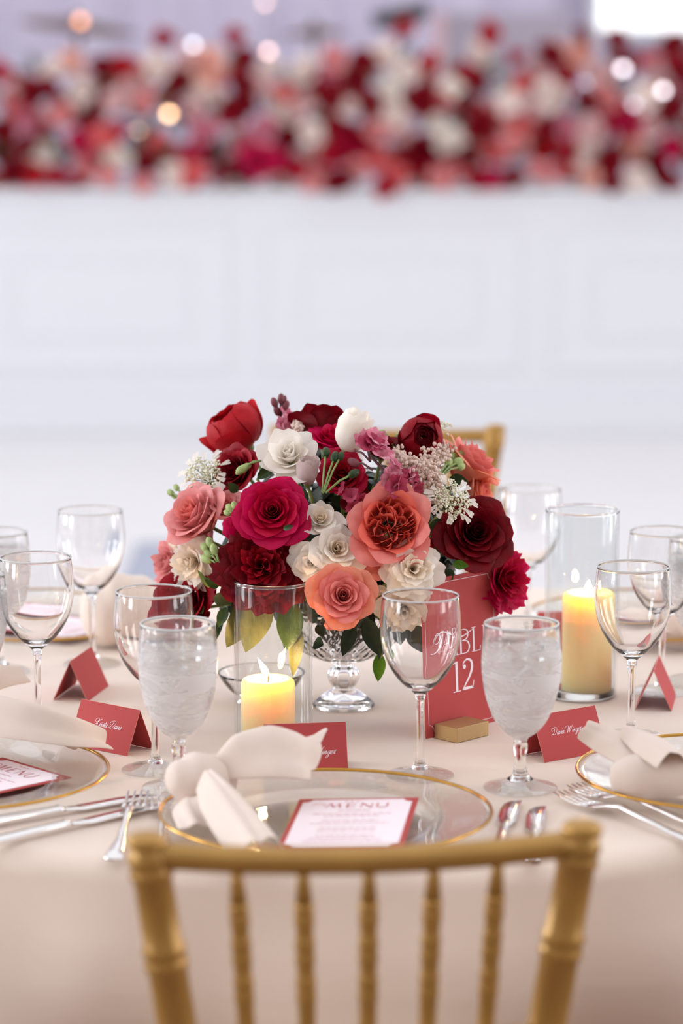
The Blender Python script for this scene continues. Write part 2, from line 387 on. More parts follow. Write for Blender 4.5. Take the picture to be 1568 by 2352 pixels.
bulb(1522, 208, 7.75, 0.013, (1.0, 0.92, 0.98), 5, 'white glass glint set as a bulb beside the wine red flowers')  # glass glint, likewise an added glowing bulb
bulb(1456, 240, 7.75, 0.010, (0.85, 0.82, 1.0), 3, 'lilac glass glint set as a bulb above a magenta bloom')  # reflection off glass, given its own glow here
bulb(1345, 190, 7.75, 0.008, (0.8, 0.85, 1.0), 2, 'faint bluish sparkle among grey green leaves')
# thin blue grey patch on the white floor
mt = slab('floor_patch', (-0.62, 4.75, 0.012), (-0.40, 5.35, 0.03), P('grey_patch', lin((168, 172, 188)), 0.9, noise=0.1, nscale=30)); tag(mt, 'blurred blue grey patch on the white floor behind the glasses', 'mat'); bevel(mt, 0.008)

# ------------------------------------------------------------------ round table cloth
TR = 0.765
prof_r = list(np.linspace(0.02, TR - 0.03, 14)); NA = 288
v = [(0, 0, TZ)]; f = []
rings = []
for r in prof_r: rings.append(('top', r))
for k in range(1, 6): rings.append(('edge', k / 5))
for k in range(1, 15): rings.append(('fall', k / 14))
for kind, s in rings:
    for j in range(NA):
        a = 2 * math.pi * j / NA
        fold = 0.5 * math.sin(a * 16 + 0.6 * math.sin(a * 3)) + 0.3 * math.sin(a * 27 + 1.3) + 0.25 * math.sin(a * 9 + 2)
        if kind == 'top': r, z = s, TZ
        elif kind == 'edge':
            q = s * math.pi / 2; r = TR - 0.03 + 0.03 * math.sin(q); z = TZ - 0.03 * (1 - math.cos(q)) * 0.8
        else:
            z = TZ - 0.024 - s * (TZ - 0.034); r = TR + 0.006 * s + (0.048 * fold + 0.02) * s ** 0.6
            da = (a - R(270) - 0.06); dent = math.exp(-(da / 0.44) ** 6) * min(1.0, max(0.0, (0.62 - z) / 0.10))   # pushed in by the tucked chair
            r = r * (1 - dent) + min(r, 0.655) * dent
        if kind == 'top': z += 0.0
        v.append((r * math.cos(a), r * math.sin(a), z))
for j in range(NA): f.append((0, 1 + j, 1 + (j + 1) % NA))
for i in range(len(rings) - 1):
    for j in range(NA):
        j2 = (j + 1) % NA; f.append((1 + i * NA + j, 1 + (i + 1) * NA + j, 1 + (i + 1) * NA + j2, 1 + i * NA + j2))
tcl = link('tablecloth', mesh('tablecloth', v, f), M['cloth'])
tag(tcl, 'floor-length blush beige cloth over the round dining table', 'tablecloth')

# ------------------------------------------------------------------ gold chiavari chairs
def turned(name, a, b_, r0, r1, rings, parent, n=16):
    """a turned stick from a to b with raised bamboo rings"""
    a, b_ = Vector(a), Vector(b_); L = (b_ - a).length
    ts = [0, 1]
    for t in rings: ts += [t - 0.012 / L, t - 0.008 / L, t - 0.003 / L, t, t + 0.003 / L, t + 0.008 / L, t + 0.012 / L]
    ts = sorted(t for t in ts if 0 <= t <= 1)
    pts = []; rad = []
    for t in ts:
        r = r0 + (r1 - r0) * t; k = 0
        for g in rings:
            d = abs(t - g) * L
            if d < 0.0035: k = 0.12 if d > 0.001 else 0.02
            elif d < 0.0085: k = max(k, 0.16)
        pts.append(a.lerp(b_, t)); rad.append(r * (1 + k))
    return MB().add(*tube(pts, rad, n)).build(name, M['gold_paint'], parent)
def chair(loc, yaw, label, group):
    t = empty('chiavari_chair', loc, (0, 0, yaw)); tag(t, label, 'chair', group)
    top = 0.895; wt = 0.179; wb_ = 0.150                           # half widths at top and at seat height
    for s in (-1, 1):
        po = turned('post', (s * wt, 0, top), (s * (wt - 0.041), 0.016, 0.62), 0.0160, 0.0170, (0.075, 0.36, 0.78), t, 20)
        turned('leg', (s * (wt - 0.041), 0.016, 0.62), (s * wb_ * 0.93, -0.02, 0.0), 0.0170, 0.014, (0.25, 0.6), t)
        MB().add(*lathe([(0.0001, 0.008), (0.010, 0.0075), (0.0150, 0.005), (0.0172, 0.002), (0.0175, 0.0), (0.0166, -0.003), (0.0160, -0.005)], 20)).build('finial', M['gold_paint'], po).location = (s * wt, 0, top)
        turned('leg', (s * 0.185, 0.40, 0.44), (s * 0.19, 0.42, 0.0), 0.0155, 0.013, (0.3, 0.65), t)
        turned('side_rail', (s * 0.142, 0.0, 0.2), (s * 0.188, 0.41, 0.2), 0.009, 0.009, (0.5,), t)
    def bow(x, z0, dip=0.022): return -dip * (1 - (x / wt) ** 2)
    xs = np.linspace(-wt, wt, 17)
    MB().add(*tube([(x, bow(x, 0), top - 0.011 - 0.004 * (1 - (x / wt) ** 2)) for x in xs], 0.0115, 14)).build('top_rail', M['gold_paint'], t)
    w2 = wt - 0.0255
    MB().add(*tube([(x, 0.010 + bow(x, 0, 0.020), top - 0.178) for x in np.linspace(-w2, w2, 13)], 0.0105, 12)).build('lower_rail', M['gold_paint'], t)
    w3 = wb_
    MB().add(*tube([(x, 0.016 + bow(x, 0, 0.018), 0.50) for x in np.linspace(-w3, w3, 13)], 0.0105, 12)).build('lower_rail', M['gold_paint'], t)
    for k in range(5):
        x = (k - 2) * 0.0535
        pts_a = (x, bow(x, 0), top - 0.020); pts_b = (x * 0.80, 0.014 + bow(x, 0, 0.018), 0.50)
        a, b_ = Vector(pts_a), Vector(pts_b); L = (b_ - a).length
        rs = [0.039 / L, 0.072 / L, 0.105 / L, 0.16 / L, 0.24 / L, 0.32 / L]
        # taper in at the top
        ts = [0, 0.008 / L, 0.03 / L]
        sp = turned('spindle', a.lerp(b_, 0.03 / L), b_, 0.0074, 0.0074, [(q * L - 0.03) / (L - 0.03) for q in rs], t, 12)
        MB().add(*tube([a, a.lerp(b_, 0.012 / L), a.lerp(b_, 0.031 / L)], [0.0048, 0.0056, 0.0074], 12)).build('spindle_tip', M['gold_paint'], sp)
    st = MB(); st.box((-0.19, -0.0, 0.43), (0.19, 0.42, 0.455)); bevel(st.build('seat', M['gold_paint'], t, False), 0.008)
    cu = MB(); cu.box((-0.18, 0.03, 0.455), (0.18, 0.41, 0.495)); bevel(cu.build('cushion', M['cushion'], t, False), 0.015, 3)
c = ony(840, 1915, -3.475 + 2.345)
chair((c.x, c.y, 0), R(6.0), 'gold chiavari chair seen from behind, tucked up to the near table edge', 'gold chiavari chairs at the table')
c = ony(890, 985, -3.475 + 4.87)
chair((c.x, c.y, 0), R(180), 'gold chiavari chair across the table, half hidden by the bouquet', 'gold chiavari chairs at the table')

# ------------------------------------------------------------------ glassware
def smooth_prof(p, n=5): return [tuple(x) for x in cr(p, n)]
def glass_part(name, prof, mat, parent, n=56):
    v, f = lathe(prof, n); o = MB().add(v, f).build(name, mat, parent)
    bm = bmesh.new(); bm.from_mesh(o.data); bmesh.ops.recalc_face_normals(bm, faces=bm.faces); bm.to_mesh(o.data); bm.free(); return o
def wine_glass(loc, label, group='stemmed wine glasses', h=0.196):
    t = empty('wine_glass', loc); tag(t, label, 'wine glass', group)
    k = h / 0.196; th = 0.0016
    outer = smooth_prof([(0.0048, 0.084), (0.0065, 0.090), (0.014, 0.0965), (0.0255, 0.108), (0.036, 0.126), (0.0420, 0.148), (0.0430, 0.164), (0.0418, 0.182), (0.0404, 0.1955)])
    inner = smooth_prof([(0.0393, 0.1955), (0.0407, 0.182), (0.0418, 0.164), (0.0407, 0.148), (0.0345, 0.127), (0.0230, 0.110), (0.0115, 0.1008), (0.0001, 0.0990)])
    bowl = [(0.0001, 0.084)] + outer + [(0.0401, 0.1963)] + inner
    bw = glass_part('bowl', [(r * k, z * k) for r, z in bowl], M['glass'], t)
    glass_part('rim', [(0.0399 * k + 0.0010 * math.cos(a), 0.1958 * k + 0.0010 * math.sin(a)) for a in np.linspace(0, 2 * math.pi, 9)], M['rim_highlight_glass'], bw)
    st = [(0.0001, 0.0838)] + smooth_prof([(0.0050, 0.0838), (0.0042, 0.074), (0.0037, 0.055), (0.0040, 0.030), (0.0052, 0.016), (0.0095, 0.0085)]) + [(0.0001, 0.0082)]
    glass_part('stem', [(r * k, z * k) for r, z in st], M['glass'], t, 24)
    ft = [(0.0001, 0.0080)] + smooth_prof([(0.0098, 0.0080), (0.017, 0.0052), (0.028, 0.0032), (0.0352, 0.0022), (0.0360, 0.0012), (0.0352, 0.0004), (0.02, 0.0008), (0.0001, 0.0012)], 4)
    glass_part('foot', [(r * k, z * k + 0.0003) for r, z in ft], M['thin_glass'], t)
    return t
def goblet(loc, label, group='iced water goblets', full=True):
    t = empty('water_goblet', loc); tag(t, label, 'water goblet', group)
    outer = smooth_prof([(0.0062, 0.050), (0.0090, 0.0555), (0.0180, 0.062), (0.0275, 0.074), (0.0350, 0.092), (0.0400, 0.114), (0.0416, 0.135), (0.0408, 0.155), (0.0392, 0.1755)])
    inner = smooth_prof([(0.0374, 0.1755), (0.0390, 0.155), (0.0397, 0.135), (0.0381, 0.114), (0.0331, 0.093), (0.0255, 0.077), (0.0155, 0.0665), (0.0001, 0.0625)])
    bw = glass_part('bowl', [(0.0001, 0.050)] + outer + [(0.0388, 0.1768), (0.0378, 0.1768)] + inner, M['frosted'], t)
    glass_part('rim', [(0.0383 + 0.0013 * math.cos(a), 0.1765 + 0.0013 * math.sin(a)) for a in np.linspace(0, 2 * math.pi, 9)], M['rim_highlight_glass'], bw)
    st = [(0.0001, 0.0498)] + smooth_prof([(0.0072, 0.0498), (0.0076, 0.044), (0.0062, 0.036), (0.0064, 0.024), (0.0090, 0.015), (0.014, 0.0105)]) + [(0.0001, 0.0102)]
    glass_part('stem', st, M['glass'], t, 24)
    ft = [(0.0001, 0.0100)] + smooth_prof([(0.0142, 0.0100), (0.022, 0.0070), (0.032, 0.0042), (0.0378, 0.0026), (0.0386, 0.0014), (0.0376, 0.0004), (0.02, 0.0010), (0.0001, 0.0016)], 4)
    glass_part('foot', [(r, z + 0.0003) for r, z in ft], M['thin_glass'], t)
    if full:
        wl = 0.156
        wi = [(0.0001, wl)] + [(r - 0.0004, min(z + 0.0003, wl)) for r, z in inner if z <= wl] + []
        wi = [(0.0001, wl), (0.0385, wl)] + [(max(0.0001, r - 0.0004), z + 0.0003) for r, z in inner if z < wl - 0.001]
        glass_part('water', wi, M['water'], t)
    return t
def ice(gob, i, dx, dy, z, s, label):
    o = MB().box((-s, -s, -s * 0.8), (s, s, s * 0.8)).build('ice_cube', M['ice'], None, False); bevel(o, s * 0.35, 3)
    g = gob.location; o.location = (g.x + dx, g.y + dy, g.z + z); o.rotation_euler = (0.4 * i, 0.7 + i, 1.1 * i)
    tag(o, label, 'ice cube', 'ice cubes in the goblets')
def base(px, py): p = onz(px, py); return (p.x, p.y, TZ + 0.0004)
wine_glass(base(964, 1783), 'empty wine glass in front of the table number card')
wine_glass(base(357, 1770), 'empty wine glass behind the frosted goblet next to the left name card')
wine_glass(base(88, 1668), 'empty wine glass standing above the folded pink card')
wine_glass(base(212, 1527), 'blurred wine glass in front of the far white menu')
wine_glass(base(1448, 1695), 'empty wine glass in front of the tall candle')
wine_glass(base(1213, 1462), 'blurred wine glass behind the bouquet and the tall cylinder')
wine_glass(base(1518, 1590), 'blurred wine glass behind the leaning card at the picture edge')
g1 = goblet(base(411, 1812), 'frosted goblet of iced water glowing beside the low candle')
g2 = goblet(base(1194, 1812), 'frosted goblet of iced water overlapping the table number card')
goblet(base(-4, 1545), 'blurred water goblet cut by the picture edge behind the wine glass')
goblet(base(-62, 1668), 'water goblet mostly outside the picture beside the beige napkin')
goblet(base(1606, 1565), 'blurred water goblet cut by the picture edge catching a candle reflection')
for g, lb in ((g1, 'ice cube in the frosted goblet beside the low candle'), (g2, 'ice cube in the frosted goblet by the table number card')):
    for i, (dx, dy, z, s) in enumerate(((-0.013, -0.012, 0.147, 0.0095), (0.014, 0.004, 0.146, 0.010), (-0.004, 0.015, 0.126, 0.010), (0.006, -0.014, 0.118, 0.0105), (-0.010, 0.0, 0.097, 0.009))):
        ice(g, i, dx, dy, z, s, lb)

# ------------------------------------------------------------------ cylinder candle holders
def candle(px, py, h, ch, label_c, label_h, flame_lean, fh, off):
    x, y, z = base(px, py); ro = 0.0436
    t = empty('hurricane_cylinder', (x, y, z)); tag(t, label_h, 'glass cylinder', 'glass candle cylinders')
    ri = ro - 0.0026
    wl_ = glass_part('wall', [(ro - 0.002, 0.0002), (ro, 0.003), (ro, h - 0.002), (ro - 0.0006, h), (ri + 0.0006, h), (ri, h - 0.002), (ri, 0.008), (ro - 0.002, 0.0002)], M['thin_glass'], t, 72)
    glass_part('rim', [(ro - 0.0013 + 0.0019 * math.cos(a), h + 0.0019 * math.sin(a)) for a in np.linspace(0, 2 * math.pi, 11)], M['glass'], wl_, 72)
    glass_part('base', [(0.0001, 0.0002), (ro - 0.003, 0.0002), (ro - 0.0029, 0.0072), (0.0001, 0.0072)], M['glass'], t, 72)
    c = empty('pillar_candle', (x + off, y, z + 0.0074)); tag(c, label_c, 'candle', 'lit pillar candles')
    rc = 0.0300
    glass_part('wax', [(0.0001, 0.0), (rc - 0.001, 0.0), (rc, 0.001), (rc, ch - 0.006), (rc - 0.0015, ch - 0.002), (rc - 0.005, ch), (rc - 0.009, ch - 0.0005), (rc - 0.014, ch - 0.003), (0.006, ch - 0.005), (0.0001, ch - 0.0052)], M['wax'], c, 56)
    wk = MB().add(*tube([(0, 0, ch - 0.006), (0.0005, 0, ch + 0.001), (0.0001, 0, ch + 0.006)], 0.0008, 6)).build('wick', M['wick'], c)
    pts = []; rad = []
    for s in np.linspace(0, 1, 12):
        pts.append((flame_lean * s * fh, 0, ch + 0.0025 + s * fh)); rad.append(max(0.00005, 0.0042 * math.sin(math.pi * (s ** 0.62)) * (1 - 0.35 * s)))
    MB().add(*tube(pts, rad, 12)).build('flame', M['flame'], wk)
    l = bpy.data.lights.new('candle_light', 'POINT'); l.energy = 0.40; l.color = (1.0, 0.62, 0.28); l.shadow_soft_size = 0.004
    lo = bpy.data.objects.new('candle_light', l); COL.objects.link(lo); lo.parent = c; lo.location = (flame_lean * 0.4 * fh, 0, ch + 0.0025 + fh * 0.45)
candle(628, 1706, 0.183, 0.066, 'short lit ivory pillar candle with leaning flame', 'lower clear glass cylinder behind the front name card', -0.55, 0.021, -0.006)
candle(1332, 1598, 0.224, 0.118, 'tall lit ivory pillar candle', 'taller clear glass cylinder behind the right-hand goblet', 0.1, 0.012, 0.0075)

# small clear glass dish behind the low candle
t = empty('glass_dish', base(600, 1612)); tag(t, 'small clear glass dish half hidden behind the short candle', 'dish')
glass_part('bowl', [(0.0001, 0.006)] + smooth_prof([(0.02, 0.006), (0.034, 0.012), (0.045, 0.024), (0.052, 0.036)]) + smooth_prof([(0.0505, 0.0365), (0.043, 0.0255), (0.032, 0.0145), (0.018, 0.0092), (0.0001, 0.009)]), M['crystal'], t)
glass_part('foot', [(0.0001, 0.0058), (0.014, 0.0058), (0.022, 0.003), (0.03, 0.002), (0.03, 0.0002), (0.0001, 0.0004)], M['crystal'], t)

# ------------------------------------------------------------------ charger plates
def charger(x, y, label):
    t = empty('charger_plate', (x, y, TZ + 0.0004)); tag(t, label, 'plate', 'clear glass charger plates')
    top = smooth_prof([(0.0001, 0.0042), (0.09, 0.0042), (0.1, 0.0055), (0.108, 0.0115), (0.113, 0.0132), (0.14, 0.0162), (0.1630, 0.0200)], 4)
    bot = smooth_prof([(0.1640, 0.0180), (0.14, 0.0128), (0.115, 0.0098), (0.106, 0.0030), (0.098, 0.0008), (0.0001, 0.0008)], 4)
    pt = glass_part('plate', top + bot, M['thin_glass'], t, 96)
    glass_part('gold_rim', [(0.1648 + 0.0019 * math.cos(a), 0.0192 + 0.0019 * math.sin(a)) for a in np.linspace(0, 2 * math.pi, 9)], M['gold_rim'], pt, 96)
    return t
def rot2(v, a): return (v[0] * math.cos(a) - v[1] * math.sin(a), v[0] * math.sin(a) + v[1] * math.cos(a))
pf = onz(748, 1864, TZ + 0.018); charger(pf.x, pf.y, 'gold-rimmed glass charger plate under the front menu, behind the chair rail')
pl = onz(-113, 1773, TZ + 0.018); charger(pl.x, pl.y, 'gold-rimmed glass charger plate cut by the left picture edge')
pr = onz(1687, 1773, TZ + 0.018); charger(pr.x, pr.y, 'gold-rimmed glass charger plate under the knotted napkin at the right edge')
pbl = Vector((-0.40, 0.385, TZ)); charger(pbl.x, pbl.y, 'blurred glass charger plate behind the far wine glass')
pbr = Vector((0.41, 0.385, TZ)); charger(pbr.x, pbr.y, 'blurred glass charger plate on the far side behind the tall candle')

# ------------------------------------------------------------------ cutlery (from handle end a to tip b on the table)
def along(o, a, b_):
    a, b_ = Vector(a), Vector(b_); d = b_ - a
    o.location = (a.x, a.y, TZ + 0.0006); o.rotation_euler = (0, 0, math.atan2(d.y, d.x)); return d.length
def strip(rows, k6=0.6):                                # rows: (x, halfwidth, z, thickness)
    v = []
    for x, w, z, th in rows:
        for (yy, zz) in ((-w, z), (-w * k6, z + th), (w * k6, z + th), (w, z), (w * k6, z - th * 0.3), (-w * k6, z - th * 0.3)): v.append((x, yy, zz))
    f = grid_faces(6, len(rows), True); n = len(rows)
    f.append(tuple(reversed(range(6)))); f.append(tuple(range((n - 1) * 6, n * 6))); return v, f
def fork(a, b_, label):
    t = empty('fork'); L = along(t, a, b_); tag(t, label, 'fork', 'silver forks on the table'); k = L / 0.21
    rows = [(0.0, 0.006, 0.003, 0.0015), (0.002, 0.0105, 0.003, 0.0025), (0.02, 0.0098, 0.0035, 0.003), (0.06, 0.0052, 0.005, 0.003), (0.10, 0.0036, 0.009, 0.003), (0.128, 0.0042, 0.013, 0.0028), (0.142, 0.0075, 0.011, 0.002), (0.152, 0.0118, 0.008, 0.0016), (0.166, 0.0125, 0.0055, 0.0015)]
    MB().add(*strip([(x * k, w, z, th) for x, w, z, th in rows])).build('handle', M['silver'], t)
    for i in range(4):
        y = (i - 1.5) * 0.0067
        v, f = strip([(0.163 * k, 0.0021, 0.0058, 0.0015), (0.18 * k, 0.0019, 0.0040, 0.0015), (0.195 * k, 0.0017, 0.0050, 0.0014), (0.21 * k, 0.0009, 0.0085, 0.0009)])
        MB().add([(p[0], p[1] + y, p[2]) for p in v], f).build('tine', M['silver'], t)
def knife(a, b_, label):
    t = empty('knife'); L = along(t, a, b_); tag(t, label, 'knife', 'silver knives on the table'); k = L / 0.23
    rows = [(0.0, 0.004, 0.004, 0.002), (0.003, 0.0085, 0.004, 0.005), (0.03, 0.0082, 0.004, 0.006), (0.07, 0.0066, 0.004, 0.0058), (0.108, 0.0062, 0.004, 0.0052), (0.112, 0.0072, 0.004, 0.006), (0.116, 0.0060, 0.004, 0.0045)]
    MB().add(*strip([(x * k, w, z, th) for x, w, z, th in rows])).build('handle', M['silver'], t)
    rows = [(0.115, 0.0052, 0.0045, 0.0022), (0.128, 0.0070, 0.004, 0.0016), (0.138, 0.0098, 0.0035, 0.0012), (0.19, 0.0100, 0.0035, 0.0012), (0.212, 0.0088, 0.0035, 0.001), (0.224, 0.0058, 0.0035, 0.001), (0.23, 0.0012, 0.0035, 0.0008)]
    v, f = strip([(x * k, w, z, th) for x, w, z, th in rows], 0.93)
    wide = lambda x: float(np.interp(x / k, [q[0] for q in rows], [q[1] for q in rows]))
    MB().add([(p[0], p[1] - (max(0.0, 0.0100 - wide(p[0])) if p[0] > 0.19 * k else 0.0), p[2]) for p in v], f).build('blade', M['silver'], t)
fork(onz(260, 1984), onz(318, 1836), 'silver dinner fork with handle showing beside the front chair post')
fork(onz(376, 1958), onz(372, 1850), 'silver salad fork next to the front charger rim')
knife(onz(1140, 1975), onz(1176, 1848), 'silver knife closest to the front charger')
knife(onz(1221, 1996), onz(1232, 1861), 'silver knife with its handle end showing under the chair rail')
knife(onz(-75, 1912), onz(352, 1834), 'silver knife next to the plate at the left edge')
knife(onz(-75, 1962), onz(378, 1853), 'silver knife closest to the table edge at the left')
fork(onz(1655, 1968), onz(1288, 1836), 'silver fork closest to the table edge at the right')
fork(onz(1660, 1925), onz(1318, 1820), 'silver fork next to the plate with the knotted napkin')
# ------------------------------------------------------------------ lettering drawn as pen strokes
def ribbon(pts, w, z=0.0, n=6):
    """flat pen stroke: pts (x, y[, width]) smoothed"""
    P3 = [(p[0], p[1], p[2] if len(p) > 2 else w) for p in pts]
    C = cr(P3, n) if len(P3) > 2 else np.array(P3, float)
    v = []; f = []
    for i in range(len(C)):
        t = C[min(i + 1, len(C) - 1)][:2] - C[max(i - 1, 0)][:2]; L = math.hypot(*t) or 1; nx, ny = -t[1] / L, t[0] / L
        h = C[i][2] / 2
        v += [(C[i][0] + nx * h, C[i][1] + ny * h, z), (C[i][0] - nx * h, C[i][1] - ny * h, z)]
    for i in range(len(C) - 1): f.append((2 * i, 2 * i + 1, 2 * i + 3, 2 * i + 2))
    return v, f
def pen(m, strokes, ox, oy, s, slant=0.55, thin=0.085, thick=0.17):
    """copperplate pen: down strokes swell"""
    for st in strokes:
        C = cr(st, 6) if len(st) > 2 else np.array(st, float)
        q = []
        for i in range(len(C)):
            t = C[min(i + 1, len(C) - 1)] - C[max(i - 1, 0)]; L = math.hypot(t[0], t[1]) or 1
            dn = max(0.0, abs(t[1]) / L) ** 2 * (1 if t[1] < 0 else 0.15)
            q.append(((C[i][0] + slant * C[i][1]) * s + ox, C[i][1] * s + oy, (thin + (thick - thin) * dn) * s))
        v = []; f = []
        for i in range(len(q)):
            t = (q[min(i + 1, len(q) - 1)][0] - q[max(i - 1, 0)][0], q[min(i + 1, len(q) - 1)][1] - q[max(i - 1, 0)][1]); L = math.hypot(*t) or 1
            nx, ny = -t[1] / L, t[0] / L; h = q[i][2] / 2
            v += [(q[i][0] + nx * h, q[i][1] + ny * h, 0), (q[i][0] - nx * h, q[i][1] - ny * h, 0)]
        for i in range(len(q) - 1): f.append((2 * i, 2 * i + 1, 2 * i + 3, 2 * i + 2))
        m.add(v, f)
G = {  # (advance, strokes) x-height = 1
 'a': (0.95, [[(0.72, 0.9), (0.4, 1.0), (0.1, 0.6), (0.12, 0.12), (0.38, 0.0), (0.66, 0.5), (0.74, 1.0)], [(0.74, 1.0), (0.70, 0.3), (0.80, 0.0), (1.02, 0.25)]]),
 'v': (0.80, [[(0.0, 0.8), (0.12, 1.0), (0.22, 0.6), (0.26, 0.0), (0.55, 0.5), (0.62, 1.0), (0.85, 0.85)]]),
 'i': (0.50, [[(0.0, 0.3), (0.22, 1.0)], [(0.22, 1.0), (0.18, 0.25), (0.28, 0.0), (0.52, 0.25)], [(0.26, 1.42), (0.30, 1.52), (0.33, 1.42)]]),
 'n': (1.05, [[(0.0, 0.5), (0.16, 1.0), (0.16, 0.5), (0.16, 0.0)], [(0.16, 0.2), (0.4, 0.8), (0.58, 1.0), (0.64, 0.6), (0.62, 0.2), (0.74, 0.0), (1.05, 0.25)]]),
 'g': (0.95, [[(0.72, 0.9), (0.4, 1.0), (0.1, 0.6), (0.12, 0.12), (0.38, 0.0), (0.66, 0.5), (0.74, 1.0)], [(0.74, 1.0), (0.72, 0.0), (0.66, -0.8), (0.3, -1.1), (0.1, -0.8), (0.5, -0.2), (1.0, 0.25)]]),
 'e': (0.78, [[(0.08, 0.35), (0.5, 0.6), (0.5, 0.95), (0.28, 1.0), (0.08, 0.5), (0.2, 0.0), (0.55, 0.05), (0.82, 0.35)]]),
 'r': (0.75, [[(0.0, 0.3), (0.14, 1.1), (0.36, 0.98), (0.34, 0.4), (0.4, 0.0), (0.7, 0.25)], [(0.5, 1.15), (0.58, 1.25), (0.62, 1.15)]]),
 's': (0.66, [[(0.0, 0.25), (0.32, 1.15), (0.5, 0.6), (0.42, 0.05), (0.14, 0.05), (0.3, 0.02), (0.66, 0.25)]]),
 't': (0.55, [[(0.0, 0.25), (0.26, 1.7)], [(0.26, 1.7), (0.18, 0.3), (0.28, 0.0), (0.55, 0.25)], [(-0.05, 1.12), (0.5, 1.2)]]),
 ' ': (0.75, []),
 'K': (2.0, [[(0.2, 1.2), (-0.35, 1.4), (-0.6, 1.9), (-0.2, 2.4), (0.5, 2.2), (0.8, 1.6)], [(0.7, 2.2), (0.66, 1.0), (0.3, 0.0), (-0.3, 0.1)], [(1.7, 2.3), (1.2, 1.9), (0.75, 1.1), (1.1, 0.8), (1.3, 0.1), (1.9, 0.1)], [(-0.6, -0.5), (0.0, -0.15), (0.7, -0.5), (0.9, -0.9), (0.6, -0.95)]]),
 'D': (2.1, [[(0.75, 2.1), (0.68, 1.0), (0.4, 0.15), (-0.2, 0.1)], [(-0.2, 0.1), (0.1, 0.35), (0.6, 0.05), (1.2, 0.1), (1.75, 1.0), (1.55, 2.1), (0.7, 2.5), (-0.3, 2.2), (-0.55, 1.6), (-0.2, 1.25), (0.2, 1.4)]]),
 'W': (2.5, [[(-0.7, 1.0), (-0.9, 1.6), (-0.4, 2.2), (0.3, 2.2), (0.5, 1.5), (0.5, 0.0)], [(0.5, 0.0), (1.0, 1.2), (1.25, 2.1)], [(1.25, 2.1), (1.2, 1.0), (1.25, 0.0)], [(1.25, 0.0), (1.8, 1.1), (2.0, 2.0), (2.2, 2.3)]]),
}
def script_text(m, text, s, ox, oy):
    w = sum(G[ch][0] for ch in text); x = ox - w * s / 2
    for ch in text:
        pen(m, G[ch][1], x, oy, s); x += G[ch][0] * s

# ------------------------------------------------------------------ folded place cards
CW, CH = 0.089, 0.0525
def place_card(p0, p1, label, text=None, tx=0.0, ty=0.0, ts=0.0036, lean=R(24), from_centre=False):
    """p0, p1: front bottom corners on the table (front face looks to the right-hand normal)"""
    p0, p1 = Vector(p0), Vector(p1); d = (p1 - p0); yaw = math.atan2(d.y, d.x); c = (p0 + p1) / 2
    t = empty('place_card', (c.x, c.y, TZ + 0.0005), (0, 0, yaw)); tag(t, label, 'place card', 'folded red place cards')
    h = CH * math.cos(lean); dy = CH * math.sin(lean); th = 0.0005
    def panel(nm, y0, sgn):
        m = MB(); n = Vector((0, -math.cos(lean) * sgn, math.sin(lean)))
        a = [Vector((-CW / 2, y0, 0)), Vector((CW / 2, y0, 0)), Vector((CW / 2, dy, h)), Vector((-CW / 2, dy, h))]
        b_ = [p - n * th for p in a]
        m.add(a + b_, [(0, 1, 2, 3), (7, 6, 5, 4), (0, 4, 5, 1), (1, 5, 6, 2), (2, 6, 7, 3), (3, 7, 4, 0)])
        o = m.build(nm, None, t, False); o.data.materials.append(M['red_card']); o.data.materials.append(M['card_edge'])
        for k in (2, 3, 4, 5): o.data.polygons[k].material_index = 1
        return o
    fp = panel('front_panel', 0.0, 1); panel('back_panel', 2 * dy, -1)
    if text:
        m = MB(); script_text(m, text, ts, tx, ty)
        Mx = Matrix.Translation((0, dy / 2, h / 2)) @ Matrix.Rotation(R(90) - lean, 4, 'X') @ Matrix.Translation((0, 0, 0.0004))
        o = m.build('lettering', M['ink_white'], fp, False); o.matrix_local = Mx
    return t
def cornered(a_px, b_px, width=CW):
    a, b_ = onz(*a_px), onz(*b_px); c = (a + b_) / 2; d = (b_ - a).normalized() * width / 2; return c - d, c + d
place_card(*cornered((167, 1712), (283, 1736)), 'red place card with white script facing the wine glasses at the left', 'Krista Davis', 0.004, 0.000)
place_card(*cornered((605, 1775), (804, 1769)), 'red place card behind the front charger, half covered by a napkin tail', 'Winger', 0.0195, -0.0085)
place_card(*cornered((1254, 1752), (1390, 1727)), 'red place card with white script between goblet and right-hand napkin', 'Davin Winger', -0.0045, 0.0015, 0.0033)
def card_at(px, py, yaw, label):
    c = onz(px, py); d = Vector((math.cos(yaw), math.sin(yaw), 0)) * CW / 2; place_card(c - d, c + d, label)
card_at(226, 1594, R(78), 'rosy place card standing end-on between the two left wine glasses')
card_at(1464, 1612, R(-100), 'rosy place card standing end-on behind the wine glass by the candle')
card_at(1300, 1480, R(190), 'blurred red place card behind the tall candle')

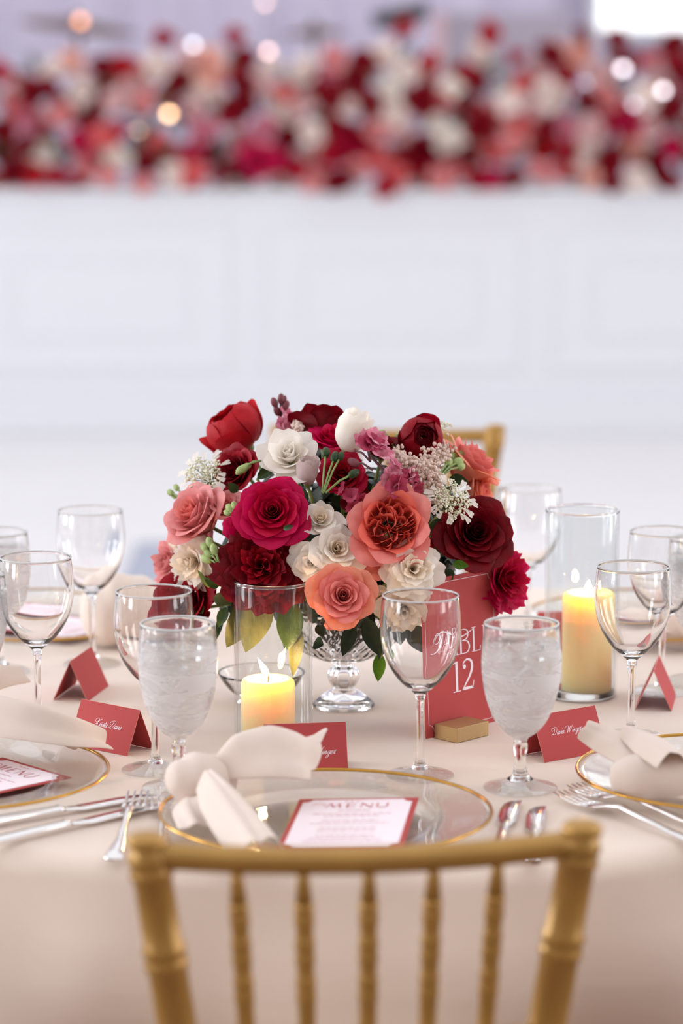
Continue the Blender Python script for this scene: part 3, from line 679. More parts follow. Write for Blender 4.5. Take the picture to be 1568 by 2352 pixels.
# ------------------------------------------------------------------ table number card on its brass holder
TL, TRc = ony(966, 1333, -0.235), None
bl = onz(978, 1700); br = onz(1176, 1650)
d = br - bl; yawc = math.atan2(d.y, d.x); w, h = 0.127, 0.178
ctr = bl + d.normalized() * (w / 2)
tn = empty('table_number_card', (ctr.x, ctr.y, TZ + 0.0015), (R(-3), 0, yawc)); tag(tn, 'tall red table number card reading TABLE 12', 'sign')
cd = MB().box((-w / 2, 0, 0), (w / 2, 0.0008, h)).build('card', M['red_card'], tn, False)
m = MB(); i_ = 0.0055; k = 0.0115; lw = 0.0005
def arc(cx, cz, r, a0, a1): return [(cx + r * math.cos(a), cz + r * math.sin(a)) for a in np.linspace(a0, a1, 9)]
X, Z = w / 2 - i_, h - i_; rr = 0.0085
outl = [(-X + rr, i_)] + [(X - rr, i_)] + arc(X, i_, rr, math.pi, math.pi / 2) + [(X, Z - rr)] + arc(X, Z, rr, 1.5 * math.pi, math.pi) + [(-X + rr, Z)] + arc(-X, Z, rr, 0, -math.pi / 2) + [(-X, i_ + rr)] + arc(-X, i_, rr, math.pi / 2, 0)
for a, b_ in zip(outl, outl[1:] + outl[:1]):
    if math.hypot(a[0] - b_[0], a[1] - b_[1]) > 1e-6: m.add(*ribbon([a, b_], 0.00055))
Mx = Matrix.Rotation(R(90), 4, 'X') @ Matrix.Translation((0, 0, 0.0003))
m.build('border_line', M['ink_white'], cd, False).matrix_local = Mx
# TABLE
m = MB(); s = 0.0275; bz = 0.0870
def L_(pts, w_): m.add(*ribbon([(ox + p[0] * s, bz + p[1] * s) + ((p[2] * s,) if len(p) > 2 else ()) for p in pts], w_ * s))
ox = -0.0465   # swash T
L_([(0.05, 0.42, 0.03), (0.12, 0.72, 0.04), (0.38, 0.98, 0.05), (0.55, 0.78, 0.06), (0.36, 0.52, 0.04), (0.18, 0.56, 0.03), (0.30, 0.84, 0.04), (0.75, 1.0, 0.06), (1.25, 0.86, 0.05), (1.75, 0.72, 0.05), (2.5, 0.95, 0.03)], 0.04)
L_([(0.78, 0.92, 0.03), (0.66, 0.55, 0.07), (0.45, 0.18, 0.09), (0.15, -0.02, 0.05), (-0.1, -0.02, 0.02)], 0.05)
ox = -0.0270   # A
L_([(0.02, 0.0), (0.42, 1.0)], 0.035); L_([(0.42, 1.0), (0.72, 0.0)], 0.10); L_([(0.17, 0.36), (0.60, 0.36)], 0.03); L_([(-0.08, 0.0), (0.14, 0.0)], 0.025); L_([(0.58, 0.0), (0.86, 0.0)], 0.025)
ox = -0.0035   # B
L_([(0.12, 0.0), (0.12, 1.0)], 0.10); L_([(0.0, 1.0), (0.35, 1.0)], 0.03); L_([(0.0, 0.0), (0.38, 0.0)], 0.03)
L_([(0.32, 1.0, 0.03), (0.52, 0.93, 0.06), (0.56, 0.76, 0.08), (0.48, 0.6, 0.06), (0.2, 0.54, 0.03)], 0.05)
L_([(0.2, 0.54, 0.03), (0.52, 0.48, 0.06), (0.64, 0.26, 0.09), (0.54, 0.05, 0.06), (0.34, 0.0, 0.03)], 0.05)
ox = 0.0185    # L
L_([(0.12, 0.0), (0.12, 1.0)], 0.10); L_([(0.0, 1.0), (0.26, 1.0)], 0.03); L_([(0.0, 0.0), (0.5, 0.0)], 0.03); L_([(0.5, -0.01), (0.54, 0.2)], 0.04)
ox = 0.0365    # E
L_([(0.12, 0.0), (0.12, 1.0)], 0.10); L_([(0.0, 1.0), (0.48, 1.0)], 0.03); L_([(0.0, 0.0), (0.5, 0.0)], 0.03); L_([(0.12, 0.52), (0.38, 0.52)], 0.03); L_([(0.48, 1.0), (0.5, 0.84)], 0.03); L_([(0.5, 0.0), (0.54, 0.18)], 0.03)
bz = 0.0450; s = 0.0345  # 12
ox = -0.0165
L_([(0.22, 0.0), (0.22, 1.0)], 0.11); L_([(0.04, 0.0), (0.40, 0.0)], 0.03); L_([(0.06, 0.93), (0.24, 0.985)], 0.035)
ox = -0.0005
L_([(0.08, 0.76, 0.02), (0.10, 0.90, 0.05), (0.28, 1.0, 0.06), (0.48, 0.92, 0.09), (0.52, 0.70, 0.11), (0.40, 0.44, 0.09), (0.18, 0.18, 0.06), (0.04, 0.02, 0.04)], 0.06)
L_([(0.04, 0.045), (0.56, 0.045)], 0.09); L_([(0.53, 0.02, 0.06), (0.60, 0.26, 0.02)], 0.04)
m.add(*[[(x * 1.0, y, z) for x, y, z in q] if i == 0 else q for i, q in enumerate((lambda c, r: ([(c[0] + r * math.cos(a), c[1] + r * math.sin(a), 0) for a in np.linspace(0, 2 * math.pi, 13)[:-1]], [tuple(range(12))]))((ox + 0.15 * s, bz + 0.77 * s), 0.075 * s))])
m.build('lettering', M['ink_white'], cd, False).matrix_local = Mx
hb = empty('card_holder', (ctr.x, ctr.y, TZ + 0.0004), (0, 0, yawc)); tag(hb, 'brass block holding up the table number card', 'card holder')
a0 = onz(1050, 1708); a1 = onz(1124, 1690)
inv = Matrix.Rotation(-yawc, 4, 'Z') @ Matrix.Translation((-ctr.x, -ctr.y, 0))
q0, q1 = inv @ a0, inv @ a1
yb = max(-0.05, min(-0.02, q0.y)); xe = max(q1.x, q0.x + 0.034)
bevel(MB().box((q0.x, yb, 0.0), (xe, -0.0016, 0.0165)).build('front_block', M['brass_bar'], hb, False), 0.0005, 1)
bevel(MB().box((q0.x, 0.0035, 0.0), (xe, 0.009, 0.0165)).build('rear_lip', M['brass_bar'], hb, False), 0.0005, 1)

# ------------------------------------------------------------------ menus
def menu(c, yaw, z, label, tilt=0.0, roll=0.0):
    t = empty('menu_card', (c[0], c[1], z), (tilt, roll, yaw)); tag(t, label, 'menu', 'menus on the charger plates')
    w, h = 0.1215, 0.176
    MB().box((-w / 2, -h / 2, 0), (w / 2, h / 2, 0.0008)).build('card', M['red_card'], t, False)
    i_ = 0.0055; X, Y = w / 2 - i_, h / 2 - i_; r = 0.009
    ol = [(-X + r, -Y), (X - r, -Y)] + arc(X, -Y, r, math.pi, math.pi / 2)[1:] + [(X, Y - r)] + arc(X, Y, r, 1.5 * math.pi, math.pi)[1:] + [(-X + r, Y)] + arc(-X, Y, r, 0, -math.pi / 2)[1:] + [(-X, -Y + r)] + arc(-X, -Y, r, math.pi / 2, 0)[1:-1]
    v = [(0, 0, 0.0011)] + [(x, y, 0.0011) for x, y in ol]; n = len(ol)
    pp = link('paper_panel', mesh('paper_panel', v, [(0, 1 + k, 1 + (k + 1) % n) for k in range(n)], False), M['menu_paper'], t)
    m = MB(); rng = random.Random(5)
    def Lm(ox, oy, s, pts, w_): m.add(*ribbon([(ox + p[0] * s, oy + p[1] * s) + ((p[2] * s,) if len(p) > 2 else ()) for p in pts], w_ * s, 0.0014))
    s = 0.016; oy = 0.052
    Lm(-0.036, oy, s, [(-0.6, 0.5, 0.03), (-0.2, 1.0, 0.05), (0.3, 0.8, 0.05), (0.1, 0.5, 0.03)], 0.04)
    Lm(-0.030, oy, s, [(0.0, 0.0), (0.25, 1.0)], 0.06); Lm(-0.030, oy, s, [(0.25, 1.0), (0.5, 0.1)], 0.12); Lm(-0.030, oy, s, [(0.5, 0.1), (0.8, 1.0)], 0.05); Lm(-0.030, oy, s, [(0.8, 1.0), (0.9, 0.0)], 0.12)
    Lm(-0.010, oy, s, [(0.1, 0.0), (0.1, 1.0)], 0.12)
    for z_ in (0.02, 0.5, 0.98): Lm(-0.010, oy, s, [(0.1, z_), (0.6, z_)], 0.05)
    Lm(0.004, oy, s, [(0.1, 0.0), (0.1, 1.0)], 0.06); Lm(0.004, oy, s, [(0.1, 1.0), (0.75, 0.0)], 0.12); Lm(0.004, oy, s, [(0.75, 0.0), (0.75, 1.0)], 0.06)
    Lm(0.020, oy, s, [(0.1, 1.0), (0.1, 0.3), (0.4, 0.0), (0.7, 0.3), (0.7, 1.0)], 0.09)
    for x in (-0.012, -0.006, 0.0): Lm(x, 0.0735, 0.004, [(0.0, 0.0), (0.0, 1.0)], 0.2); Lm(x, 0.0735, 0.004, [(0.0, 0.5), (0.8, 0.5)], 0.15)
    for k, y in enumerate((0.042, 0.030, 0.022, 0.006, -0.004, -0.020, -0.030, -0.046, -0.056, -0.066)):
        hw = 0.016 if k == 0 else rng.uniform(0.028, 0.044); x = -hw
        while x < hw:
            ww = rng.uniform(0.003, 0.008); Lm(0, 0, 1, [(x, y), (min(x + ww, hw), y)], 0.0011); x += ww + 0.0016
    m.build('lettering', M['ink_rose'], pp, False)
q = [onz(690, 1826, TZ + 0.022), onz(968, 1821, TZ + 0.022), onz(912, 1936, TZ + 0.022), onz(636, 1938, TZ + 0.022)]
c = sum(q, Vector()) / 4
menu(c, R(-6.5), TZ + 0.0165, 'white menu with red border on the front charger', R(1.0), R(-2.6))
menu((pl.x + 0.02, pl.y - 0.005), R(-47), TZ + 0.0085, 'white menu with red border on the plate at the left edge')
menu((pbl.x + 0.01, pbl.y - 0.01), R(-125), TZ + 0.0085, 'blurred white menu on the far charger behind the wine glasses')
menu((pbr.x + 0.02, pbr.y - 0.01), R(125), TZ + 0.0085, 'blurred white menu on the far charger behind the tall candle')

# ------------------------------------------------------------------ knotted napkins
def cloth_tail(parent, spine, widths, arch, folds, phase, name='tail', skew=0.0):
    S = cr([tuple(p) for p in spine], 7); n = len(S); nu = 25
    Wd = np.interp(np.linspace(0, 1, n), np.linspace(0, 1, len(widths)), widths); Ar = np.interp(np.linspace(0, 1, n), np.linspace(0, 1, len(arch)), arch)
    v = []
    for i in range(n):
        t = Vector(S[min(i + 1, n - 1)] - S[max(i - 1, 0)]).normalized(); sd = t.cross(Vector((0, 0, 1))).normalized(); up = sd.cross(t)
        s = i / (n - 1)
        for j in range(nu):
            u = -1 + 2 * j / (nu - 1)
            fo = folds * (0.45 + 0.55 * s) * (math.sin(3.3 * u + phase + 1.4 * s) + 0.55 * math.sin(7.1 * u - phase + 2 * s) + 0.22 * math.sin(13 * u + 3 * s + 2 * phase))
            p = Vector(S[i]) + sd * (Wd[i] * u) + up * (Ar[i] * (1 - abs(u) ** 2.2) + fo * (1 - 0.3 * abs(u)))
            p += t * (s ** 4 * (0.006 * (1 - u * u) - skew * u + 0.003 * math.sin(6 * u + phase)))
            p.z += 1.7 * skew * max(0.0, -u) * s ** 3
            p.z = max(p.z, TZ + 0.006); v.append(p)
    o = link(name, mesh(name, v, grid_faces(nu, n)), M['napkin'], parent); subsurf(o, 1, 0.0016); return o
def knot(parent, c, axis, rx, ry, rz, seed):
    """wrapped band: a bulging roll whose folds run round it"""
    a = Vector(axis).normalized(); q = Vector((1, 0, 0)).rotation_difference(a)
    nu, nv = 40, 24; v = []
    for i in range(nv):
        th = math.pi * i / (nv - 1)
        for j in range(nu):
            ph = 2 * math.pi * j / nu
            fold = 1 + 0.055 * math.sin(7 * th + 1.5 * math.sin(ph + seed)) + 0.05 * math.sin(2 * ph + seed) - 0.10 * math.exp(-((th - 1.9 - 0.25 * math.sin(ph)) / 0.16) ** 2)
            p = Vector((math.cos(th) * rx, math.sin(th) ** 0.75 * math.cos(ph) * ry * fold, math.sin(th) ** 0.75 * math.sin(ph) * rz * fold))
            p = q @ p + Vector(c); p.z = max(p.z, TZ + 0.006); v.append(p)
    o = link('knot', mesh('knot', v, grid_faces(nu, nv, True)), M['napkin'], parent); subsurf(o, 1); return o
def Pz(px, py, h): return onz(px, py, TZ + h)
def napkin(base_px, label):
    p = onz(*base_px); t = empty('napkin', (0, 0, 0)); tag(t, label, 'napkin', 'knotted beige napkins'); return t
n1 = napkin((560, 1840), 'beige napkin tied in a knot on the front charger, tail pointing to the candle')
knot(n1, Pz(462, 1790, 0.042), (0.8, 0.55, -0.12), 0.038, 0.026, 0.027, 0.5)
yk = Pz(495, 1790, 0.040).y
cloth_tail(n1, [ony(490, 1788, yk), ony(550, 1772, yk + 0.006), ony(620, 1760, yk + 0.012), ony(685, 1760, yk + 0.018), ony(728, 1752, yk + 0.022)], [0.012, 0.030, 0.046, 0.048, 0.040], [0.012, 0.034, 0.036, 0.024, 0.008], 0.0065, 0.4, 'tail', 0.016)
cloth_tail(n1, [Pz(478, 1806, 0.046), Pz(510, 1850, 0.042), Pz(548, 1900, 0.036), Pz(585, 1952, 0.030)], [0.012, 0.022, 0.027, 0.028], [0.016, 0.018, 0.014, 0.010], 0.0050, 1.7)
cloth_tail(n1, [Pz(462, 1820, 0.026), Pz(455, 1862, 0.022), Pz(478, 1905, 0.020)], [0.010, 0.026, 0.030], [0.008, 0.012, 0.008], 0.003, 2.9, 'fold')
n2 = napkin((40, 1690), 'beige napkin tail reaching from the left-edge plate to the name card')
cloth_tail(n2, [Pz(-150, 1650, 0.05), Pz(-40, 1655, 0.05), Pz(60, 1672, 0.046), Pz(150, 1692, 0.036), Pz(215, 1704, 0.026)], [0.024, 0.046, 0.046, 0.040, 0.030], [0.020, 0.028, 0.024, 0.018, 0.010], 0.0055, 0.9, 'tail', -0.008)
knot(n2, Pz(-190, 1690, 0.045), (0.9, -0.3, 0), 0.036, 0.028, 0.028, 1.1)
n2b = napkin((10, 1580), 'small beige napkin corner behind the left-edge napkin')
cloth_tail(n2b, [Pz(-90, 1600, 0.03), Pz(-40, 1575, 0.035), Pz(30, 1560, 0.03)], [0.03, 0.03, 0.026], [0.02, 0.022, 0.012], 0.002, 0.2)
n3 = napkin((1500, 1760), 'beige napkin tied in a knot on the right-edge charger')
knot(n3, Pz(1535, 1785, 0.036), (1, -0.05, 0.0), 0.060, 0.026, 0.030, 2.2)
cloth_tail(n3, [Pz(1530, 1775, 0.040), Pz(1470, 1748, 0.044), Pz(1410, 1715, 0.048), Pz(1358, 1690, 0.050)], [0.016, 0.024, 0.024, 0.016], [0.012, 0.014, 0.014, 0.012], 0.003, 1.2)
cloth_tail(n3, [Pz(1545, 1760, 0.055), Pz(1500, 1722, 0.062), Pz(1450, 1690, 0.062)], [0.018, 0.022, 0.014], [0.014, 0.014, 0.010], 0.003, 2.2)
cloth_tail(n3, [Pz(1490, 1800, 0.022), Pz(1560, 1822, 0.020), Pz(1640, 1832, 0.020)], [0.014, 0.018, 0.02], [0.012, 0.012, 0.01], 0.001, 0.2, 'fold')
n4 = napkin((280, 1400), 'blurred beige napkin mound on the far charger behind the bouquet')
knot(n4, Pz(282, 1405, 0.045), (0.9, 0.2, 0), 0.055, 0.045, 0.050, 0.2)
cloth_tail(n4, [Pz(290, 1420, 0.03), Pz(350, 1400, 0.035), Pz(420, 1390, 0.03)], [0.03, 0.035, 0.03], [0.015, 0.02, 0.01], 0.003, 1.0)
n5 = napkin((1570, 1440), 'blurred white napkin at the right edge behind the wine glasses')
knot(n5, Pz(1590, 1432, 0.035), (0.9, -0.2, 0), 0.05, 0.035, 0.035, 1.4)
cloth_tail(n5, [Pz(1570, 1440, 0.03), Pz(1500, 1440, 0.03), Pz(1450, 1425, 0.025)], [0.02, 0.03, 0.03], [0.012, 0.016, 0.008], 0.003, 1.0)
# ------------------------------------------------------------------ crystal footed bowl
BC = Vector(base(789, 1622))
cb = empty('crystal_bowl', BC); tag(cb, 'footed cut-crystal bowl holding the bouquet', 'bowl')
outer = cr([(0.010, 0.0545), (0.026, 0.0565), (0.046, 0.066), (0.061, 0.083), (0.068, 0.104), (0.071, 0.120)], 6)
inner = cr([(0.0675, 0.1195), (0.064, 0.104), (0.056, 0.086), (0.041, 0.071), (0.022, 0.063), (0.0001, 0.061)], 4)
na = 144; v = []
ringsb = [(0.0001, 0.0545, 0)] + [(r, z, 1) for r, z in outer] + [(0.0695, 0.1212, 0)] + [(r, z, 0) for r, z in inner]
for r, z, cut in ringsb:
    for j in range(na):
        a = 2 * math.pi * j / na; rr_ = r
        if cut and z > 0.064:
            g = max(abs(math.sin(a * 14 + z * 230)), 0) ; g2 = abs(math.sin(a * 14 - z * 230)); rr_ += 0.0024 * min(g, g2) - 0.0006
        v.append((rr_ * math.cos(a), rr_ * math.sin(a), z))
MB().add(v, grid_faces(na, len(ringsb), True)).build('bowl', M['crystal'], cb)
v = []; prof = cr([(0.0001, 0.0543), (0.011, 0.0543), (0.0105, 0.050), (0.0165, 0.044), (0.0182, 0.036), (0.0150, 0.027), (0.0105, 0.0225), (0.0001, 0.0222)], 4)
for r, z in prof:
    for j in range(48):
        a = 2 * math.pi * j / 48; v.append((r * (1 + 0.05 * math.cos(a * 10)) * math.cos(a), r * (1 + 0.05 * math.cos(a * 10)) * math.sin(a), z))
MB().add(v, grid_faces(48, len(prof), True)).build('stem_ball', M['crystal'], cb)
glass_part('foot', [(0.0001, 0.0220)] + smooth_prof([(0.011, 0.0220), (0.020, 0.0170), (0.030, 0.0095), (0.0355, 0.0045), (0.0365, 0.0022), (0.0355, 0.0004)], 4) + [(0.028, 0.0030), (0.0001, 0.0080)], M['crystal'], cb, 64)

# ------------------------------------------------------------------ petals and flower heads (unit radius, axis +Z)
def petal(prof, W0, phase, cup=1.0, ruffle=0.0, seed=0.0, point=0.0, nu=9, curl=0.0):
    """a petal swept along its (rho, z) profile and wrapped round the flower axis; W0 = half width"""
    nv = len(prof); v = []
    ca, sa = math.cos(phase), math.sin(phase)
    for j_v in range(nv):
        for j in range(nu):
            u = -1 + 2 * j / (nu - 1); vv = j_v / (nv - 1)
            ve = vv * (1 - 0.20 * abs(u) ** 2.4 * vv + point * (1 - abs(u)) * 0.12 * vv)
            x = ve * (nv - 1); k = min(int(x), nv - 2); fr = x - k
            rho = prof[k][0] + (prof[k + 1][0] - prof[k][0]) * fr; z = prof[k][1] + (prof[k + 1][1] - prof[k][1]) * fr
            wd = W0 * (0.30 + 0.70 * math.sin(min(1.0, vv / 0.68) * math.pi / 2) ** 0.9) * (1 - 0.16 * max(0, (vv - 0.7) / 0.3) ** 2)
            Rc = max(rho * cup, W0 * 0.40); ph = min(2.4, wd / Rc) * u
            x0 = rho - Rc * (1 - math.cos(ph)); y0 = Rc * math.sin(ph)
            e = vv ** 3
            wob = ruffle * e * (math.sin(5.2 * u + seed) + 0.6 * math.sin(9.7 * u + 2.1 * seed))
            x0 += wob * 0.6 + curl * e * u * u; z += wob * 0.7 - curl * 0.6 * e * u * u
            v.append((x0 * ca - y0 * sa, x0 * sa + y0 * ca, z))
    return v, grid_faces(nu, nv)
def profile(r0, z0, L, a0, a1, a2, n=8):
    r, z = r0, z0; out = [(r, z)]
    for i in range(1, n):
        t = (i - 0.5) / (n - 1)
        a = a0 + (a1 - a0) * (t / 0.6) if t < 0.6 else a1 + (a2 - a1) * ((t - 0.6) / 0.4) ** 1.3
        r += math.cos(R(a)) * L / (n - 1); z += math.sin(R(a)) * L / (n - 1); out.append((max(0.01, r), z))
    return out
def lerp(a, b_, t): return a + (b_ - a) * t
GA = 2.39996
def rose_head(rng, n=28, spread=1.0, ruffle=0.03, tight=0.0):
    out = []
    for i in range(n):
        t = i / (n - 1); te = t ** (1.0 + tight)
        L = lerp(0.72, 1.18, te) * rng.uniform(0.95, 1.05)
        p = profile(lerp(0.015, 0.20, te), lerp(0.22, 0.0, te), L, lerp(86, 18, te), lerp(90, 58, te), lerp(88, -5 - 30 * spread, te ** 1.4) + rng.uniform(-8, 8))
        out.append((petal(p, lerp(0.20, 0.72, te ** 0.8), i * GA + rng.uniform(-0.2, 0.2), lerp(1.0, 1.12, te), ruffle * (0.4 + te), rng.uniform(0, 6), rng.uniform(0, 0.6), 9, 0.10 * te), t))
    return out
def garden_head(rng, n_out=13, ruffle=0.03):
    """quartered garden rose: swirls of folded petals inside a cup"""
    out = []
    for k in range(36):
        r = 0.56 * math.sqrt((k + 0.5) / 36); a = k * GA; top = 0.80 - 0.55 * r * r
        p = profile(0.10, 0.10, (top - 0.1) * rng.uniform(0.88, 1.06), 88, lerp(92, 80, r), lerp(85, 45, r), 7)
        v, f = petal(p, rng.uniform(0.24, 0.38), 0.0, 3.6, 0.04, rng.uniform(0, 6), 0, 9, 0.02)
        b2 = a + rng.choice((-1, 1)) * rng.uniform(0.5, 1.2); ca, sa = math.cos(b2), math.sin(b2)
        out.append((([((x - 0.1) * ca - y * sa + r * math.cos(a), (x - 0.1) * sa + y * ca + r * math.sin(a), z) for x, y, z in v], f), 0.45 * r))
    for i in range(n_out):
        t = i / (n_out - 1)
        p = profile(lerp(0.42, 0.22, t), 0.0, lerp(0.85, 1.2, t), lerp(60, 14, t), lerp(80, 50, t), lerp(60, -30, t))
        out.append((petal(p, lerp(0.42, 0.66, t), i * GA, 1.08, ruffle, rng.uniform(0, 6), 0.3, 9, 0.10 * t), 0.45 + 0.55 * t))
    return out
def ranunculus_head(rng, n=44):
    out = []
    for i in range(n):
        t = i / (n - 1); rk = lerp(0.12, 0.80, t ** 0.85); top = lerp(74, 50, t) - (34 if t > 0.94 else 0)
        pr = []
        for s in np.linspace(-70, top + rng.uniform(-5, 5), 9): pr.append((max(0.02, rk * math.cos(R(s))), 0.60 + (rk * 0.82) * math.sin(R(s))))
        if t > 0.94: pr[-1] = (pr[-1][0] + 0.12, pr[-1][1] + 0.03); pr[-2] = (pr[-2][0] + 0.04, pr[-2][1])
        out.append((petal(pr, rk * lerp(0.95, 0.70, t), i * GA, 1.0, 0.022, rng.uniform(0, 6), 0, 9), t))
    return out
def ruffled_head(rng, n=40, amp=0.10):
    """carnation or ruffled garden bloom"""
    out = []
    for i in range(n):
        t = i / (n - 1); el = lerp(86, 8, t ** 0.9) + rng.uniform(-8, 8)
        p = profile(lerp(0.02, 0.12, t), lerp(0.25, 0.05, t), lerp(0.75, 1.05, t) * rng.uniform(0.9, 1.08), el, el + rng.uniform(-4, 10), el - lerp(0, 35, t) + rng.uniform(-15, 15))
        out.append((petal(p, lerp(0.28, 0.56, t), i * GA + rng.uniform(-0.3, 0.3), 1.25, amp, rng.uniform(0, 6), 0, 11, 0.05), t))
    return out
def open_head(rng, n=15, ruffle=0.05):
    out = []
    for i in range(n + 5):
        t = i / (n + 4); te = t ** 1.15
        p = profile(lerp(0.02, 0.16, te), lerp(0.20, 0.0, te), lerp(0.55, 1.12, te) * rng.uniform(0.90, 1.08), lerp(84, 14, te), lerp(96, 40, te), lerp(110, -15, te) + rng.uniform(-15, 15))
        out.append((petal(p, lerp(0.26, 0.84, te), i * GA + rng.uniform(-0.3, 0.3), lerp(1.0, 1.30, te), ruffle * (0.6 + te), rng.uniform(0, 6), 0.4, 9, 0.06), t))
    return out
def bud_head(rng, n=8):
    out = []
    for i in range(n):
        t = i / (n - 1)
        p = profile(lerp(0.05, 0.12, t), 0.0, lerp(1.25, 1.3, t), lerp(50, 18, t), lerp(88, 92, t), lerp(104, 78, t))
        out.append((petal(p, lerp(0.40, 0.75, t), i * GA, 1.0, 0.02, rng.uniform(0, 6), 0.8, 9, 0.04), t))
    return out
HEADS = dict(rose=rose_head, garden=garden_head, ranunculus=ranunculus_head, ruffled=ruffled_head, open=open_head, bud=bud_head)

# ------------------------------------------------------------------ dome of the bouquet
DC = BC + Vector((0.0, 0.0, 0.175)); DRX, DRY, DRZ = 0.20, 0.185, 0.17
def dome(px, py, dy=0.0):
    """point on the bouquet's rounded front for a place in the photo"""
    p = ony(px, py, DC.y)
    for _ in range(4):
        dx, dz = (p.x - DC.x) / DRX, (p.z - DC.z) / DRZ
        k = math.sqrt(max(0.0, 1 - min(1.0, dx * dx + dz * dz)))
        p = ony(px, py, DC.y - DRY * k + dy)
    return p
ROOT = BC + Vector((0, 0, 0.10))
def stem_to(parent, q, start, r=0.0022, mat='stem'):
    """stem from under the head (world) down into the bowl, as a part in the head's own frame"""
    loc = Vector(parent.location); inv = q.inverted()
    a = Vector(start); c = ROOT + Vector((a.x - ROOT.x, a.y - ROOT.y, 0)) * 0.12; mid = a.lerp(c, 0.5) + Vector((0, 0, 0.012))
    pts = [inv @ (p - loc) for p in (a, a.lerp(mid, 0.5) + Vector((0, 0, 0.004)), mid, c)]
    MB().add(*tube(pts, r, 6)).build('stem', M[mat], parent)
FS = random.Random(11)
def flower(name, label, px, py, wpx, head, mats, face, dy=0.0, roll=0.0, squash=1.0, cat='flower', stem=True, seed=None, **kw):
    c = dome(px, py, dy); rad = wpx * (1.30 if head != 'bud' else 1.1) / 2 / pxm(c); ax = view(*face); q = zquat(ax, roll)
    rng = random.Random(seed if seed is not None else int(px * 7 + py))
    t = empty(name, c - ax * (rad * 0.42), q); tag(t, label, cat)
    pet = HEADS[head](rng, **kw)
    mx = max(math.hypot(p[0], p[1]) for (v, f), tt in pet for p in v); s = rad / mx
    for (v, f), tt in pet:
        mat = M[mats[min(len(mats) - 1, int(tt * len(mats) * 0.999))]]
        link('petal', mesh('petal', [(x * s, y * s, z * s * squash) for x, y, z in v], f), mat, t)
    sv, sf_ = sphere((0, 0, -0.02 * s), 0.17 * s, 10, 6, (1, 1, 0.9)); MB().add(sv, sf_).build('calyx', M['stem'], t)
    if head == 'ruffled' and mats[0] in ('white', 'cream'):
        m = MB()
        for k in range(14):
            a = k * GA; rr_ = 0.10 * math.sqrt(k / 14); m.add(*sphere((rr_ * s * math.cos(a), rr_ * s * math.sin(a), 0.30 * s), 0.028 * s, 5, 4))
        m.build('stamens', M['stamen'], t)
    if stem: stem_to(t, q, t.location)
    return t
# --- the flowers, one by one
flower('ranunculus', 'bright red ranunculus seen from the side at the upper left of the bouquet', 548, 1000, 128, 'ranunculus', ['red', 'red'], (-0.55, 0.75, 0.25), 0.03, 0.3)
flower('garden_rose', 'dark red rose tucked below the red ranunculus', 545, 1080, 116, 'rose', ['wine', 'crimson'], (-0.5, 0.2, 0.6), 0.03)
flower('white_rose', 'open ivory white rose at the top left of the bouquet', 663, 1040, 142, 'open', ['white', 'white'], (-0.12, 0.55, 0.8), -0.03, 0.6, n=11)
flower('garden_rose', 'dark wine rose at the back of the bouquet top, seen from behind', 742, 985, 138, 'rose', ['crimson', 'wine'], (0.1, 0.75, -0.5), 0.06)
flower('garden_rose', 'hot pink rose peeping out behind the white bud', 765, 1012, 110, 'rose', ['magenta_in', 'magenta'], (0.0, 0.8, 0.5), 0.045)
flower('white_rose', 'half-open ivory rosebud with green sepals near the bouquet top', 802, 1018, 84, 'bud', ['white', 'white'], (0.30, 0.85, 0.25), -0.015)
flower('garden_rose', 'flat dark red rose between rosebud and burgundy ranunculus', 880, 1030, 92, 'rose', ['wine', 'wine'], (0.2, 0.9, 0.4), 0.03)
flower('ranunculus', 'round burgundy ranunculus at the upper right of the bouquet', 964, 1008, 92, 'ranunculus', ['wine_in', 'wine_in', 'wine_in', 'wine', 'crimson'], (0.20, 0.12, 0.95), -0.03, 1.0)
flower('garden_rose', 'coral pink rose in profile at the upper right of the bouquet', 1072, 1072, 140, 'rose', ['coral', 'coral', 'coral', 'peach'], (0.62, 0.72, 0.15), 0.02, 0.8, 1.15)
flower('garden_rose', 'coral rose with a folded outer petal below the profile rose', 1098, 1125, 96, 'rose', ['coral', 'peach'], (0.75, 0.1, 0.3), 0.045)
flower('garden_rose', 'deep crimson rose behind the green bud stems', 785, 1092, 112, 'rose', ['crimson', 'crimson', 'magenta_in'], (0.0, 0.45, 0.85), 0.015)
flower('garden_rose', 'large magenta rose facing the camera', 626, 1175, 158, 'rose', ['magenta_in', 'magenta_in', 'magenta'], (-0.05, 0.20, 0.95), -0.02, 0.4, n=32)
flower('garden_rose', 'magenta rose skirt petals under the large magenta rose', 560, 1222, 96, 'rose', ['magenta', 'magenta'], (-0.5, -0.25, 0.7), 0.0, n=16)
flower('garden_rose', 'salmon pink rose in profile at the left of the bouquet', 455, 1188, 150, 'rose', ['coral', 'pink', 'pink'], (-0.55, 0.45, 0.6), -0.005, 0.2, 1.2)
flower('garden_rose', 'soft pink rose half hidden beside the white lace flowers', 518, 1162, 84, 'rose', ['pink', 'pink'], (0.0, 0.5, 0.6), 0.02, n=18)
flower('ruffled_rose', 'dark crimson ruffled bloom below the magenta rose', 602, 1300, 205, 'ruffled', ['crimson', 'wine', 'wine'], (-0.10, 0.18, 0.95), -0.005, 0.0, 0.9, n=54, amp=0.09)
flower('white_rose', 'small ivory rose right of the magenta rose', 736, 1190, 96, 'open', ['cream', 'white'], (0.0, 0.45, 0.85), -0.005, n=9)
flower('white_rose', 'ivory rose in the middle of the white cluster', 775, 1258, 122, 'open', ['cream', 'white'], (0.15, 0.2, 0.95), -0.01, 1.3, n=11)
flower('white_rose', 'ivory rose at the lower left of the white cluster', 715, 1292, 96, 'open', ['white', 'white'], (-0.25, -0.1, 0.9), -0.005, n=10)
